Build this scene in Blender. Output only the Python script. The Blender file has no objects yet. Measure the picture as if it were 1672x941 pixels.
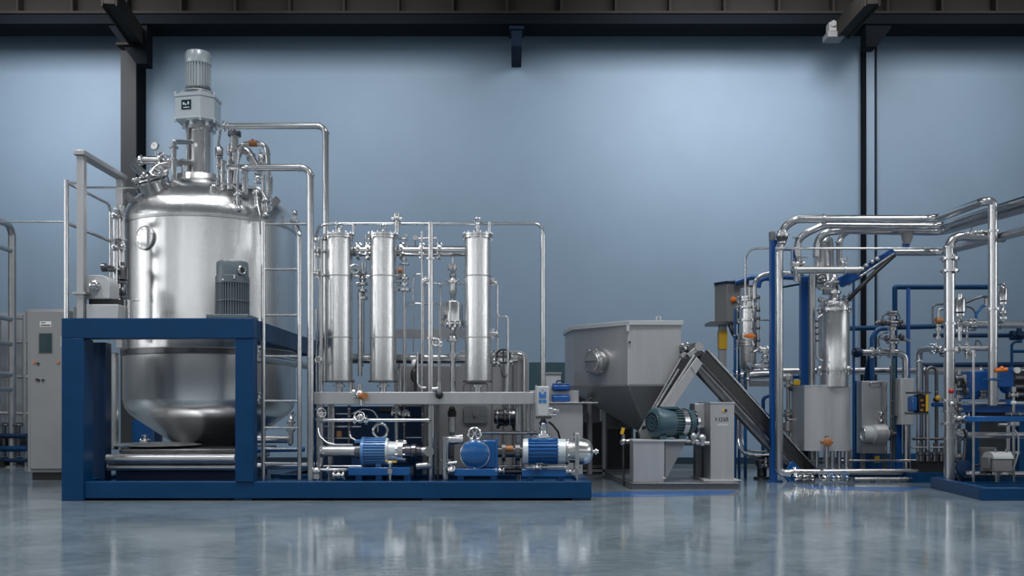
import bpy, math, random
from mathutils import Vector, Matrix
random.seed(7)
C = bpy.context.scene.collection
F, CX, HY, H = 1530.0, 836.0, 668.0, 1.2      # focal length (px of 1672), optical axis, eye height

def P(x, y, D):
    """the place seen at (x, y) of the photograph, D metres in front of the lens"""
    return Vector(((x-CX)*D/F, D, H-(y-HY)*D/F))
def PZ(x, y, Z):
    return P(x, y, (Z-H)*F/(HY-y))
def PF(x, D, z):
    return Vector(((x-CX)*D/F, D, z))
def U(n, D): return n*D/F
V = Vector
XA, YA, ZA = V((1,0,0)), V((0,1,0)), V((0,0,1))

# ------------------------------------------------------------------ materials
MATS = {}
def nmat(name, col, rough, metal=0.0, noise=0.0, nscale=6.0, stretch=(1,1,1), rn=0.0, bump=0.0, spec=0.5,
         aniso=0.0, coat=0.0, col2=None):
    m = bpy.data.materials.new(name); m.use_nodes = True
    nt = m.node_tree; b = nt.nodes['Principled BSDF']
    b.inputs['Base Color'].default_value = (*col, 1)
    b.inputs['Roughness'].default_value = rough
    b.inputs['Metallic'].default_value = metal
    b.inputs['Specular IOR Level'].default_value = spec
    if coat: b.inputs['Coat Weight'].default_value = coat; b.inputs['Coat Roughness'].default_value = .1
    tc = nt.nodes.new('ShaderNodeTexCoord'); mp = nt.nodes.new('ShaderNodeMapping')
    mp.inputs['Scale'].default_value = stretch
    nz = nt.nodes.new('ShaderNodeTexNoise'); nz.inputs['Scale'].default_value = nscale
    nz.inputs['Detail'].default_value = 6; nz.inputs['Roughness'].default_value = .6
    nt.links.new(tc.outputs['Object'], mp.inputs[0]); nt.links.new(mp.outputs[0], nz.inputs['Vector'])
    if noise:
        r = nt.nodes.new('ShaderNodeValToRGB')
        r.color_ramp.elements[0].position = .3; r.color_ramp.elements[1].position = .7
        c2 = col2 or tuple(max(0, c*(1-noise)) for c in col)
        r.color_ramp.elements[0].color = (*c2, 1)
        r.color_ramp.elements[1].color = (*[min(1, c*(1+noise*.6)) for c in col], 1)
        nt.links.new(nz.outputs['Fac'], r.inputs[0]); nt.links.new(r.outputs[0], b.inputs['Base Color'])
    if rn:
        mr = nt.nodes.new('ShaderNodeMapRange')
        mr.inputs['From Min'].default_value = .3; mr.inputs['From Max'].default_value = .7
        mr.inputs['To Min'].default_value = max(.02, rough-rn); mr.inputs['To Max'].default_value = rough+rn
        nt.links.new(nz.outputs['Fac'], mr.inputs['Value']); nt.links.new(mr.outputs[0], b.inputs['Roughness'])
    if bump:
        bp = nt.nodes.new('ShaderNodeBump'); bp.inputs['Strength'].default_value = bump; bp.inputs['Distance'].default_value = .02
        nt.links.new(nz.outputs['Fac'], bp.inputs['Height']); nt.links.new(bp.outputs[0], b.inputs['Normal'])
    if aniso:
        b.inputs['Anisotropic'].default_value = aniso
        tg = nt.nodes.new('ShaderNodeTangent'); tg.direction_type = 'RADIAL'; tg.axis = 'Z'
        nt.links.new(tg.outputs[0], b.inputs['Tangent'])
    MATS[name] = m
    return m
nmat('brushed_steel', (.72,.715,.71), .26, 1, .03, 5.0, (3,3,.12), rn=.015, aniso=.65)
nmat('pipe_steel', (.60,.60,.605), .22, 1)
nmat('polished_steel', (.74,.74,.74), .12, 1)
nmat('dull_steel', (.50,.50,.50), .36, 1, .10, 5.0, rn=.08)
nmat('sheet_steel', (.45,.45,.46), .42, .70, .06, 3.0, (3,3,.3), rn=.03)
nmat('belt_dark', (.022,.022,.024), .42, 0, .1, 3.0)
nmat('plinth_steel', (.16,.165,.175), .42, .6, .08, 2.0)
nmat('dark_steel', (.17,.17,.18), .34, 1, .2, 5.0, rn=.06)
nmat('grey_paint', (.235,.235,.24), .42, 0, .06, 2.0)
nmat('light_grey_paint', (.40,.42,.43), .38, 0, .06, 2.0)
nmat('mid_grey_paint', (.16,.165,.17), .45, 0, .08, 2.0)
nmat('blue_paint', (.002,.036,.105), .38, 0, .10, 3.0, rn=.04, spec=.2)
nmat('machine_blue', (.006,.078,.245), .26, 0, .10, 4.0, coat=.2)
nmat('bright_blue', (.004,.065,.255), .30, 0, .08, 4.0, coat=.1)
nmat('pump_blue', (.075,.20,.42), .32, 0, .08, 4.0, coat=.2)
nmat('deep_blue', (.003,.020,.06), .38, 0, .10, 3.0, spec=.3)
nmat('teal_paint', (.035,.075,.095), .38, 0, .10, 4.0)
nmat('slate_paint', (.085,.11,.125), .36, 0, .10, 4.0)
nmat('silver_paint', (.52,.57,.60), .32, .25, .04, 3.0)
nmat('black_rubber', (.010,.010,.012), .5)
nmat('girder_paint', (.024,.023,.021), .8, 0, .15, 1.2, spec=.1)
nmat('girder_dark', (.003,.005,.008), .8, 0, .15, 1.2, spec=.1)
nmat('orange_paint', (.65,.17,.02), .4)
nmat('brown_orange', (.30,.12,.04), .45)
nmat('yellow_paint', (.60,.36,.02), .42)
nmat('red_paint', (.35,.02,.015), .4)
nmat('white_face', (.72,.72,.70), .5)
nmat('ink', (.02,.02,.025), .6)
nmat('screen_glass', (.01,.035,.04), .10)
nmat('blue_mark', (.02,.13,.40), .4)

# ------------------------------------------------------------------ mesh builder
def basis(ax):
    ax = ax.normalized()
    h = V((0,0,1)) if abs(ax.z) < .9 else V((1,0,0))
    u = ax.cross(h).normalized(); return u, ax.cross(u).normalized(), ax

class B:
    def __init__(s): s.v = []; s.f = []; s.bev = 0; s.flat = False
    def add(s, vs, fs):
        n = len(s.v); s.v += [V(p) for p in vs]; s.f += [tuple(i+n for i in f) for f in fs]; return s
    def box(s, a, b):
        x0,x1 = sorted((a[0],b[0])); y0,y1 = sorted((a[1],b[1])); z0,z1 = sorted((a[2],b[2]))
        return s.add([(x0,y0,z0),(x1,y0,z0),(x1,y1,z0),(x0,y1,z0),(x0,y0,z1),(x1,y0,z1),(x1,y1,z1),(x0,y1,z1)],
                     [(0,3,2,1),(4,5,6,7),(0,1,5,4),(1,2,6,5),(2,3,7,6),(3,0,4,7)])
    def pbox(s, x0, y0, x1, y1, D, dep):
        """box whose front face fills pixel rect at distance D and runs dep metres back"""
        a = P(x0,y0,D); b = P(x1,y1,D); return s.box(a, (b.x, D+dep, b.z))
    def obox(s, p0, p1, w, h, up=ZA):
        """bar from p0 to p1, w wide across, h tall along up"""
        p0, p1 = V(p0), V(p1)
        ax = (p1-p0).normalized(); sd = ax.cross(V(up)).normalized(); u = sd.cross(ax)
        o = []
        for p in (p0, p1):
            for a, b in ((-1,-1),(1,-1),(1,1),(-1,1)): o.append(p+sd*a*w/2+u*b*h/2)
        return s.add(o, [(0,3,2,1),(4,5,6,7),(0,1,5,4),(1,2,6,5),(2,3,7,6),(3,0,4,7)])
    def prism(s, poly, vec):
        n = len(poly); vec = V(vec); poly = [V(p) for p in poly]
        return s.add(poly+[p+vec for p in poly],
                     [tuple(range(n))[::-1], tuple(range(n,2*n))]+[(i,(i+1)%n,(i+1)%n+n,i+n) for i in range(n)])
    def loft(s, a, b):
        n = len(a)
        return s.add(list(a)+list(b), [tuple(range(n))[::-1], tuple(range(n,2*n))]+[(i,(i+1)%n,(i+1)%n+n,i+n) for i in range(n)])
    def lathe(s, o, ax, prof, seg=24, sx=1.0, sy=1.0):
        o = V(o); u, w, ax = basis(V(ax)); vs = []; fs = []; rings = []
        for t, r in prof:
            if r < 1e-6: rings.append([len(vs)]); vs.append(o+ax*t)
            else:
                k = len(vs); rings.append(list(range(k, k+seg)))
                for i in range(seg):
                    a = 2*math.pi*i/seg; vs.append(o+ax*t+u*math.cos(a)*r*sx+w*math.sin(a)*r*sy)
        for A, Bq in zip(rings, rings[1:]):
            for i in range(seg):
                j = (i+1) % seg
                if len(A) == 1 and len(Bq) == 1: continue
                if len(A) == 1: fs.append((A[0], Bq[j], Bq[i])) 
                elif len(Bq) == 1: fs.append((A[i], A[j], Bq[0]))
                else: fs.append((A[i], A[j], Bq[j], Bq[i]))
        if len(rings[0]) > 1: fs.append(tuple(rings[0][::-1]))
        if len(rings[-1]) > 1: fs.append(tuple(rings[-1]))
        return s.add(vs, fs)
    def cyl(s, p0, p1, r, r2=None, seg=20):
        p0, p1 = V(p0), V(p1); return s.lathe(p0, p1-p0, [(0,r),((p1-p0).length, r if r2 is None else r2)], seg)
    def sph(s, c, r, seg=16, k=(1,1,1)):
        n = 8; c = V(c); b0 = len(s.v)
        s.lathe((0,0,0), ZA, [(-r*math.cos(math.pi*i/n), r*math.sin(math.pi*i/n) if 0 < i < n else 0) for i in range(n+1)], seg)
        for i in range(b0, len(s.v)): p = s.v[i]; s.v[i] = V((c.x+p.x*k[0], c.y+p.y*k[1], c.z+p.z*k[2]))
        return s
    def tube(s, pts, r, bend=None, seg=14, closed=False, n=6):
        pts = [V(p) for p in pts]; bend = r*2.6 if bend is None else bend
        path = []
        if closed: path = pts
        else:
            path.append(pts[0])
            for a, b, c in zip(pts, pts[1:], pts[2:]):
                d0, d1 = (a-b), (c-b)
                ang = d0.angle(d1) if d0.length > 1e-6 and d1.length > 1e-6 else math.pi
                if bend <= 0 or ang > math.pi-.02: path.append(b); continue
                t = min(bend/math.tan(ang/2), d0.length*.49, d1.length*.49)
                p0, p1 = b+d0.normalized()*t, b+d1.normalized()*t
                rr = t*math.tan(ang/2)
                cen = b+(d0.normalized()+d1.normalized()).normalized()*(rr/math.sin(ang/2))
                q0, q1 = p0-cen, p1-cen; tot = q0.angle(q1); axn = q0.cross(q1)
                for i in range(n+1):
                    path.append(cen+Matrix.Rotation(tot*i/n, 3, axn.normalized())@q0)
            path.append(pts[-1])
        m = len(path); vs = []; fs = []; u = None
        for i, p in enumerate(path):
            if closed: d = path[(i+1) % m]-path[i-1]
            else: d = (path[min(i+1,m-1)]-path[max(i-1,0)])
            d.normalize()
            if u is None: u = basis(d)[0]
            else:
                u = u-d*u.dot(d); u.normalize()
            w = d.cross(u)
            for k in range(seg):
                a = 2*math.pi*k/seg; vs.append(p+u*math.cos(a)*r+w*math.sin(a)*r)
        for i in range(m if closed else m-1):
            for k in range(seg):
                a, b = i*seg, ((i+1) % m)*seg; l = (k+1) % seg
                fs.append((a+k, a+l, b+l, b+k))
        if not closed: fs += [tuple(range(seg))[::-1], tuple(range((m-1)*seg, m*seg))]
        return s.add(vs, fs)
    def ring(s, c, ax, R, r, n=28, seg=8):
        u, w, ax = basis(V(ax)); c = V(c)
        return s.tube([c+u*math.cos(2*math.pi*i/n)*R+w*math.sin(2*math.pi*i/n)*R for i in range(n)], r, seg=seg, closed=True)
    def disc(s, c, ax, r, t, seg=24):
        ax = V(ax).normalized(); return s.cyl(V(c)-ax*t/2, V(c)+ax*t/2, r, seg=seg)
    def bolts(s, c, ax, R, n, r, h):
        u, w, ax = basis(V(ax)); c = V(c)
        for i in range(n):
            a = 2*math.pi*(i+.5)/n; p = c+u*math.cos(a)*R+w*math.sin(a)*R
            s.cyl(p-ax*h/2, p+ax*h/2, r, seg=6)
        return s
    def flange(s, c, ax, r, t, n=8):
        s.disc(c, ax, r, t); return s.bolts(c, ax, r*.84, n, r*.085, t*2.0)
    def fins(s, p0, p1, r, rf, n=24):
        p0, p1 = V(p0), V(p1); u, w, ax = basis(p1-p0); A = []; Z = []
        for i in range(n):
            for f, rr in ((0,rf),(.42,rf),(.5,r),(.92,r)):
                a = 2*math.pi*(i+f)/n; d = u*math.cos(a)*rr+w*math.sin(a)*rr; A.append(p0+d); Z.append(p1+d)
        return s.loft(A, Z)

class Thing:
    def __init__(s, name, label, cat, group=None, solo=None):
        s.name, s.label, s.cat, s.group = name, label, cat, group; s.parts = []; s.solo = None
        if solo: s.solo = B(); s.smat = solo
    def p(s, name, mat, sub=None, label=None, bev=0, angle=40):
        b = B(); b.bev = bev; b.angle = angle; s.parts.append((b, name, mat, sub, label)); return b
    def done(s):
        bs = [s.solo] if s.solo else [q[0] for q in s.parts]
        al = [v for b in bs for v in b.v]
        lo = V((min(v.x for v in al), min(v.y for v in al), min(v.z for v in al)))
        hi = V((max(v.x for v in al), max(v.y for v in al), max(v.z for v in al)))
        loc = V(((lo.x+hi.x)/2, (lo.y+hi.y)/2, lo.z))
        if s.solo:
            o = mesh_obj(s.name, s.solo, s.smat, loc); o.location = loc
        else:
            o = bpy.data.objects.new(s.name, None); C.objects.link(o); o.location = loc; o.empty_display_size = .1
            made = {}
            for b, name, mat, sub, label in s.parts:
                c = mesh_obj(name, b, mat, loc); made[id(b)] = c
                c.parent = made[id(sub)] if sub is not None else o
                if label: c['label'] = label
        o['label'] = s.label; o['category'] = s.cat
        if s.group: o['group'] = s.group
        return o

def mesh_obj(name, b, mat, loc):
    me = bpy.data.meshes.new(name)
    me.from_pydata([tuple(v-loc) for v in b.v], [], b.f); me.validate()
    import bmesh
    bm = bmesh.new(); bm.from_mesh(me); bmesh.ops.recalc_face_normals(bm, faces=bm.faces); bm.to_mesh(me); bm.free()
    me.polygons.foreach_set('use_smooth', [True]*len(me.polygons))
    me.set_sharp_from_angle(angle=math.radians(getattr(b, 'angle', 40)))
    me.materials.append(MATS[mat])
    o = bpy.data.objects.new(name, me); C.objects.link(o)
    if b.bev:
        md = o.modifiers.new('bevel', 'BEVEL'); md.width = b.bev; md.segments = 2; md.limit_method = 'ANGLE'
        md.angle_limit = math.radians(50)
    return o

def struct(name, b, mat):
    o = mesh_obj(name, b, mat, V((0,0,0))); o['kind'] = 'structure'; return o

# ------------------------------------------------------------------ small fittings (each call is one thing)
def single(name, label, cat, mat, fn, group=None, bev=0):
    t = Thing(name, label, cat, group, solo=mat); t.solo.bev = bev; fn(t.solo); return t.done()

def pipe(label, pts, r, mat='pipe_steel', name='steel_pipe', cat='pipe', flanges=(), clamps=(), bend=None, group=None, fmat='pipe_steel'):
    """a pipe run; flanges = [(point, axis)], clamps = the same as thin rings"""
    if not flanges and not clamps:
        return single(name, label, cat, mat, lambda b: b.tube(pts, r, bend), group)
    t = Thing(name, label, cat, group)
    t.p('pipe_run', mat).tube(pts, r, bend)
    for c, a in flanges: t.p('flange', fmat).flange(c, a, r*1.75, max(.018, r*.42), 8)
    for c, a in clamps: t.p('clamp', fmat).disc(c, a, r*1.3, max(.012, r*.35))
    return t.done()

def ball_valve(label, c, ax, s, up=ZA, hmat='dull_steel', hlen=1.0, hmatlabel=None, group=None, hdir=None):
    """flanged ball valve of half length s with a lever"""
    c = V(c); ax = V(ax).normalized(); up = V(up)
    t = Thing('ball_valve', label, 'valve', group)
    b = t.p('body', 'pipe_steel'); b.sph(c, s*.62); b.cyl(c-ax*s, c+ax*s, s*.34)
    for k in (-1, 1): t.p('flange', 'pipe_steel').flange(c+ax*s*.85*k, ax, s*.72, s*.26, 6)
    t.p('stem', 'dull_steel').cyl(c, c+up*s*1.05, s*.2, seg=10)
    hd = V(hdir) if hdir is not None else ax
    t.p('lever', hmat, label=hmatlabel).obox(c+up*s*1.05-hd*s*.3, c+up*s*1.12+hd*s*1.6*hlen, s*.42, s*.2, up)
    return t.done()

def wheel_valve(label, c, ax, s, up=ZA, hmat='dull_steel', group=None, hlabel=None):
    c = V(c); ax = V(ax).normalized(); up = V(up).normalized()
    t = Thing('gate_valve', label, 'valve', group)
    b = t.p('body', 'pipe_steel'); b.sph(c, s*.6); b.cyl(c-ax*s, c+ax*s, s*.36)
    for k in (-1, 1): t.p('flange', 'pipe_steel').flange(c+ax*s*.9*k, ax, s*.75, s*.24, 6)
    t.p('bonnet', 'pipe_steel').lathe(c, up, [(0,s*.5),(s*.7,s*.42),(s*.75,s*.62),(s*.95,s*.62),(s,s*.25),(s*1.5,s*.18)], 16)
    h = t.p('handwheel', hmat, label=hlabel); h.ring(c+up*s*1.5, up, s*.8, s*.1)
    u, w, _ = basis(up)
    for k in range(2):
        d = (u if k else w)*s*.8; h.cyl(c+up*s*1.5-d, c+up*s*1.5+d, s*.07, seg=8)
    return t.done()

def stack_valve(label, c, h, r, mat='pipe_steel', group=None, name='diaphragm_valve', actmat='pipe_steel', sub=None):
    """upright sanitary valve: ferrules, globe body and a barrel actuator; c = foot, h = height"""
    c = V(c); t = Thing(name, label, 'valve', group)
    t.p('body', mat).lathe(c, ZA, [(0,r*.45),(h*.1,r*.45),(h*.16,r*.8),(h*.26,r*.8),(h*.32,r*.4),(h*.42,r*.35),(h*.5,r*.35)], 18)
    t.p('lower_clamp', mat).disc(c+ZA*h*.07, ZA, r*.95, h*.06)
    t.p('upper_clamp', mat).disc(c+ZA*h*.46, ZA, r*.9, h*.06)
    t.p('actuator', actmat).lathe(c+ZA*h*.5, ZA, [(0,r*.5),(h*.03,r),(h*.33,r),(h*.38,r*.8)], 20)
    t.p('cap', mat).lathe(c+ZA*h*.88, ZA, [(0,r*.45),(h*.1,r*.42),(h*.12,0)], 14)
    return t.done()

def gauge(label, c, r, face=-YA, stem=None, group=None, dial='light_grey_paint'):
    c = V(c); f = V(face).normalized(); t = Thing('pressure_gauge', label, 'gauge', group)
    cs = t.p('case', 'pipe_steel'); cs.lathe(c, f, [(-r*.5,r*.85),(-r*.4,r),(0,r),(r*.1,r*.92),(r*.04,r*.86)], 24)
    t.p('dial', dial, cs).disc(c+f*r*.06, f, r*.86, r*.04)
    u = basis(f)[0]; t.p('needle', 'ink', cs).obox(c+f*r*.12-u*r*.1, c+f*r*.12+(u+ZA).normalized()*r*.6, r*.08, r*.04, f)
    if stem is not None: t.p('stem', 'pipe_steel').cyl(c-f*r*.25, stem, r*.2, seg=10)
    return t.done()

def deck(x, D, z=.245): return PF(x, D, z)
# ------------------------------------------------------------------ the hall
DW = 20.5
b = B(); b.add([(-22,-9,0),(22,-9,0),(22,DW+.3,0),(-22,DW+.3,0)], [(0,1,2,3)])
def floor_mat():
    m = bpy.data.materials.new('epoxy_floor'); m.use_nodes = True; nt = m.node_tree; p = nt.nodes['Principled BSDF']
    tc = nt.nodes.new('ShaderNodeTexCoord')
    def noise(scale, st, det=8, rough=.65):
        mp = nt.nodes.new('ShaderNodeMapping'); mp.inputs['Scale'].default_value = st
        n = nt.nodes.new('ShaderNodeTexNoise'); n.inputs['Scale'].default_value = scale; n.inputs['Detail'].default_value = det
        n.inputs['Roughness'].default_value = rough; n.inputs['Distortion'].default_value = .6
        nt.links.new(tc.outputs['Object'], mp.inputs[0]); nt.links.new(mp.outputs[0], n.inputs['Vector']); return n
    a = noise(.9, (1,1,1)); f = noise(6, (1,1.6,1), 10, .7)
    mx = nt.nodes.new('ShaderNodeMix'); mx.data_type = 'FLOAT'; mx.inputs[0].default_value = .5
    nt.links.new(a.outputs['Fac'], mx.inputs[2]); nt.links.new(f.outputs['Fac'], mx.inputs[3])
    r = nt.nodes.new('ShaderNodeValToRGB'); r.color_ramp.elements[0].position = .36; r.color_ramp.elements[1].position = .64
    r.color_ramp.elements[0].color = (.095,.128,.15,1); r.color_ramp.elements[1].color = (.225,.27,.30,1)
    nt.links.new(mx.outputs[0], r.inputs[0]); nt.links.new(r.outputs[0], p.inputs['Base Color'])
    mr = nt.nodes.new('ShaderNodeMapRange'); mr.inputs['From Min'].default_value = .35; mr.inputs['From Max'].default_value = .65
    mr.inputs['To Min'].default_value = .03; mr.inputs['To Max'].default_value = .12
    nt.links.new(mx.outputs[0], mr.inputs['Value']); nt.links.new(mr.outputs[0], p.inputs['Roughness'])
    bp = nt.nodes.new('ShaderNodeBump'); bp.inputs['Strength'].default_value = .06; bp.inputs['Distance'].default_value = .01
    nt.links.new(f.outputs['Fac'], bp.inputs['Height']); nt.links.new(bp.outputs[0], p.inputs['Normal'])
    p.inputs['Specular IOR Level'].default_value = .7
    MATS['epoxy_floor'] = m
floor_mat()
struct('floor', b, 'epoxy_floor')
nmat('wall_paint', (.185,.27,.362), .62, 0, .05, .8)
nmat('wainscot_paint', (.30,.33,.36), .6, 0, .05, 1.5)
nmat('skirting_paint', (.015,.03,.045), .6, 0, .1, 1.5, spec=.2)
b = B().box((-22,DW,0),(22,DW+.3,14)); struct('wall_back', b, 'wall_paint')
# pale dado panels low on the wall at the left, dark service trunking at mid-wall
b = B(); b.box((-14,DW-.05,.9),(P(46,0,DW).x,DW,3.3))
for i in range(9): b.box((-14+i*.4,DW-.065,.95),(-14+i*.4+.02,DW-.05,3.25))
struct('trim_1', b, 'wainscot_paint')
b = B(); b.box((-14,DW-.12,0),(14,DW,.14)); struct('baseboard_back', b, 'skirting_paint')

# crane girder along the top of the wall: web with stiffeners, bottom flange, rail
DG = 19.3
zg = P(0,42,DG).z
g = B(); g.box((-14,DG+.25,zg+.1),(14,DG+.32,zg+2.2))
x = -13.6
while x < 13.9:
    g.box((x,DG+.02,zg+.3),(x+.05,DG+.25,zg+2.2)); x += U(89,DG)
struct('beam_web', g, 'girder_paint')
g = B(); g.box((-14,DG-.05,zg+.02),(14,DG+.6,zg+.24)); struct('beam_flange', g, 'girder_dark')
g = B(); g.box((-14,DG-.09,zg+.22),(14,DG-.02,zg+.27)); struct('beam_ledge', g, 'girder_paint')
# columns
def col(name, x0, x1, xw, D=19.5):
    a = B(); a.box(PF(x0,D,0),(P(x1,0,D).x,D+.9,zg+.02)); struct(name, a, 'girder_paint')
    a = B(); a.box((P(x1,0,D).x,D-.03,0),(P(xw,0,D).x,D+.95,zg+.02)); struct(name+'_flange', a, 'girder_dark')
nmat('column_paint', (.030,.034,.037), .6, 0, .1, 1.2, spec=.2)
D = 19.95
a = B(); a.box(PF(197,D,0),(P(222,0,D).x,D+.06,zg)); struct('column_left', a, 'column_paint')
a = B(); a.box(PF(199,D+.06,0),(P(222,0,D).x,DW,zg)); struct('column_left_web', a, 'girder_dark')  # near-black side of the column: its shading is put into the paint
D = 20.4
a = B(); a.box(PF(1408,D,0),(P(1414.5,0,D).x,DW,zg)); struct('column_right_flange', a, 'girder_dark')
nmat('column_blue', (.185,.27,.362), .55, 0, .06, 1.2)
a = B(); a.box(PF(1414.5,D+.04,0),(P(1429,0,D).x,DW,zg)); struct('column_right', a, 'column_blue')
a = B(); a.box(PF(1430,D+.05,0),(P(1433.5,0,D).x,DW,zg)); struct('column_right_edge', a, 'skirting_paint')
D = 19.4
# haunch brackets under the girder
a = B(); a.prism([P(175,40,D-.1),P(240,40,D-.1),P(240,104,D-.1),P(222,104,D-.1)], (0,.3,0)); struct('column_left_haunch', a, 'girder_dark')
a = B(); a.prism([P(1414,40,D-.1),P(1455,40,D-.1),P(1455,46,D-.1),P(1432,76,D-.1),P(1414,76,D-.1)], (0,.3,0)); struct('column_right_haunch', a, 'girder_dark')
a = B(); a.box(P(189,69,D-.16), P(216,73,D-.16)+V((0,.3,0))); struct('column_left_plate', a, 'girder_paint')
a = B(); a.box(P(835,42,D-.1), P(852,75,D-.1)+V((0,1.2,0))); a.box(P(831,42,D-.15), P(856,47,D-.15)+V((0,.5,0)))
nmat('bracket_paint', (.004,.012,.03), .7, 0, .1, 2, spec=.15)
struct('beam_bracket', a, 'bracket_paint')
# roof braces that come forward from the column heads
for n, (x0, y0, x1, y1) in enumerate(((178,-6,222,60),(1425,-6,1375,50))):
    a = B(); a.obox(P(x0,y0,DG-2.2), P(x1,y1,DG), .2, .26)
    for dx in (-1,1): a.obox(P(x0,y0,DG-2.2)+V((.13*dx,0,0)), P(x1,y1,DG)+V((.13*dx,0,0)), .03, .34)
    struct('beam_brace_%s' % ('left','right')[n], a, 'girder_paint')
# small lamp housing under the girder at the right
t = Thing('ceiling_floodlight', 'small grey floodlight housing hung under the dark girder at right', 'lamp')
t.p('housing','mid_grey_paint',bev=.01).box(P(1352,50,D-.3), P(1380,60,D-.3)+V((0,.35,0)))
t.p('bracket','grey_paint').box(P(1354,36,D-.25), P(1366,50,D-.25)+V((0,.2,0)))
t.p('arm','grey_paint').box(P(1366,50,D-.25), P(1388,54,D-.25)+V((0,.12,0)))
t.p('knob','grey_paint').cyl(P(1361,38,D-.3), P(1361,38,D-.15), .06)
t.done()
# ------------------------------------------------------------------ far left: guard rack, dark pipework, cabinet
t = Thing('guard_rail', 'tall grey tubular guard rail standing against the wall at far left', 'railing')
xr = P(20,0,19.4).x
t.p('post','dull_steel').tube([(xr,19.4,0),(xr,19.4,PZ(20,372,5.0).z),(xr,18.3,5.0)], .075, .25)
for y in (410,522,562,612,636):
    z = P(0,y,19.4).z
    t.p('crossbar','dull_steel').tube([(xr,19.4,z),(xr,18.3,z)], .05)
t.p('post','dull_steel').tube([(xr,18.3,0),(xr,18.3,5.0)], .075)
t.p('foot_plate','dull_steel').box((xr-.13,19.27,0),(xr+.13,19.53,.03))
t.done()
t = Thing('low_railing', 'slim grey railing in front of the pale dado beside the cabinet', 'railing')
for y in (518,557,614,674): t.p('crossbar','dull_steel').tube([P(-20,y,20.1),P(52,y+2,20.1)], .035)
for x in (-2,41): t.p('post','dull_steel').tube([PF(x,20.1,0),P(x,515,20.1)], .05)
t.done()
# low dark pump row at far left
t = Thing('dark_pump_row', 'low dark pump set with blue pipes under the far left railing', 'pump')
t.p('base','black_rubber').box(PF(-20,19.2,0), PF(46,20.2,.12))
for y, r, m in ((712,.05,'deep_blue'),(733,.06,'blue_paint'),(752,.04,'deep_blue')):
    t.p('pipe',m).tube([P(-20,y,19.3),P(44,y,19.3)], r)
for x in (-6,7,30): 
    t.p('pump_body','black_rubber').lathe(P(x-5,722,19.7), XA, [(0,.1),(.04,.16),(.2,.16),(.24,.08)])
    t.p('valve_stem','dark_steel').cyl(P(x,746,19.4), P(x,692,19.4), .04)
    t.p('handwheel','dark_steel').ring(P(x,694,19.4), ZA, .1, .015)
t.done()
D = 15.7
t = Thing('control_cabinet', 'tall grey control cabinet with small screen standing left of the blue frame', 'cabinet')
zb = .13
a = PF(43,D,zb); c = P(106,505,D)
t.p('body','grey_paint',bev=.015).box((a.x,D+.03,zb),(c.x,D+.75,c.z))
dr = t.p('door','grey_paint',bev=.012); dr.box((a.x+.06,D,zb+.06),(c.x-.01,D+.03,c.z-.03))
t.p('screen','screen_glass',dr,label='dark rectangular screen').box(P(64,545,D-.012), P(84,576,D-.012)+V((0,.02,0)))
t.p('screen_bezel','mid_grey_paint',dr).box(P(62.5,543.5,D-.006), P(85.5,577.5,D-.006)+V((0,.01,0)))
t.p('sticker','white_face',dr,label='white sticker with two lines of print').box(P(65,525,D-.004), P(83.5,534,D-.004)+V((0,.006,0)))
k = t.p('print','ink',dr)
for i in range(5): k.box(P(66.5+i*1.6,526.3,D-.007), P(67.6+i*1.6,528,D-.007)+V((0,.004,0)))
for i in range(7): k.box(P(66.5+i*2.3,530.2,D-.007), P(68.2+i*2.3,532.6,D-.007)+V((0,.004,0)))
for x, y, m in ((56,592,'orange_paint'),(62,594,'ink'),(95,592,'orange_paint'),(60,620,'ink'),(63,621,'ink'),(70,621,'ink')):
    t.p('button',m,dr).disc(P(x,y,D-.01), YA, U(2.0,D), .02, 12)
t.p('side_hinge','mid_grey_paint').box((a.x-.06,D+.08,P(0,560,D).z),(a.x,D+.2,P(0,508,D).z))
t.p('plinth','black_rubber').box((a.x+.06,D+.08,0.0),(c.x-.02,D+.7,zb))
t.done()

# ------------------------------------------------------------------ the blue skid with the vessel frame
DS = 12.24
XL = P(102,0,DS).x; XR = P(415,0,DS).x; XE = P(966,0,DS).x
ZB = P(0,787,DS).z                                        # deck edge
ZT0, ZT1 = P(0,553,DS).z, P(0,520,DS).z
DB = 16.35
t = Thing('equipment_skid', 'long blue steel skid with a tall portal frame at its left end', 'skid')
t.p('front_beam','blue_paint',bev=.008).box((P(130,0,DS).x,DS,.03),(XE,DS+.16,ZB))
t.p('end_beam','blue_paint',bev=.008).box((XE-.16,DS+.16,.03),(XE,13.7,ZB))
t.p('rear_beam','blue_paint',bev=.008).box((XR,13.55,.03),(XE-.16,13.7,ZB))
t.p('deck_plate','blue_paint').box((XL+.1,DS+.16,.14),(XE-.16,13.55,.19))
t.p('deck_plate','blue_paint').box((XL+.1,13.55,.14),(XR,DB,.19))
t.p('side_beam','blue_paint',bev=.008).box((XR-.16,13.7,.03),(XR,DB,ZB))
t.p('side_beam','blue_paint',bev=.008).box((XL,DS+.3,.03),(XL+.16,DB,ZB))
t.p('front_post','blue_paint',bev=.008).box((XL,DS-.03,0),(P(138,0,DS).x,DS+.26,ZT0))
t.p('front_post','blue_paint',bev=.008).box((P(384.5,0,DS).x,DS-.02,ZB),(XR,DS+.16,ZT0))
t.p('rear_post','blue_paint',bev=.008).box((XR-.12,DB-.2,.19),(XR,DB,ZT0))
t.p('rear_post','blue_paint',bev=.008).box((XL,DB-.2,.19),(XL+.2,DB,ZT0))
t.p('inner_post','deep_blue',bev=.008).box((P(148,0,12.95).x,12.95,.19),(P(172,0,12.95).x,13.15,ZT0))
t.p('top_beam','blue_paint',bev=.008).box((XL,DS-.03,ZT0),(XR,DS+.2,ZT1))
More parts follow.
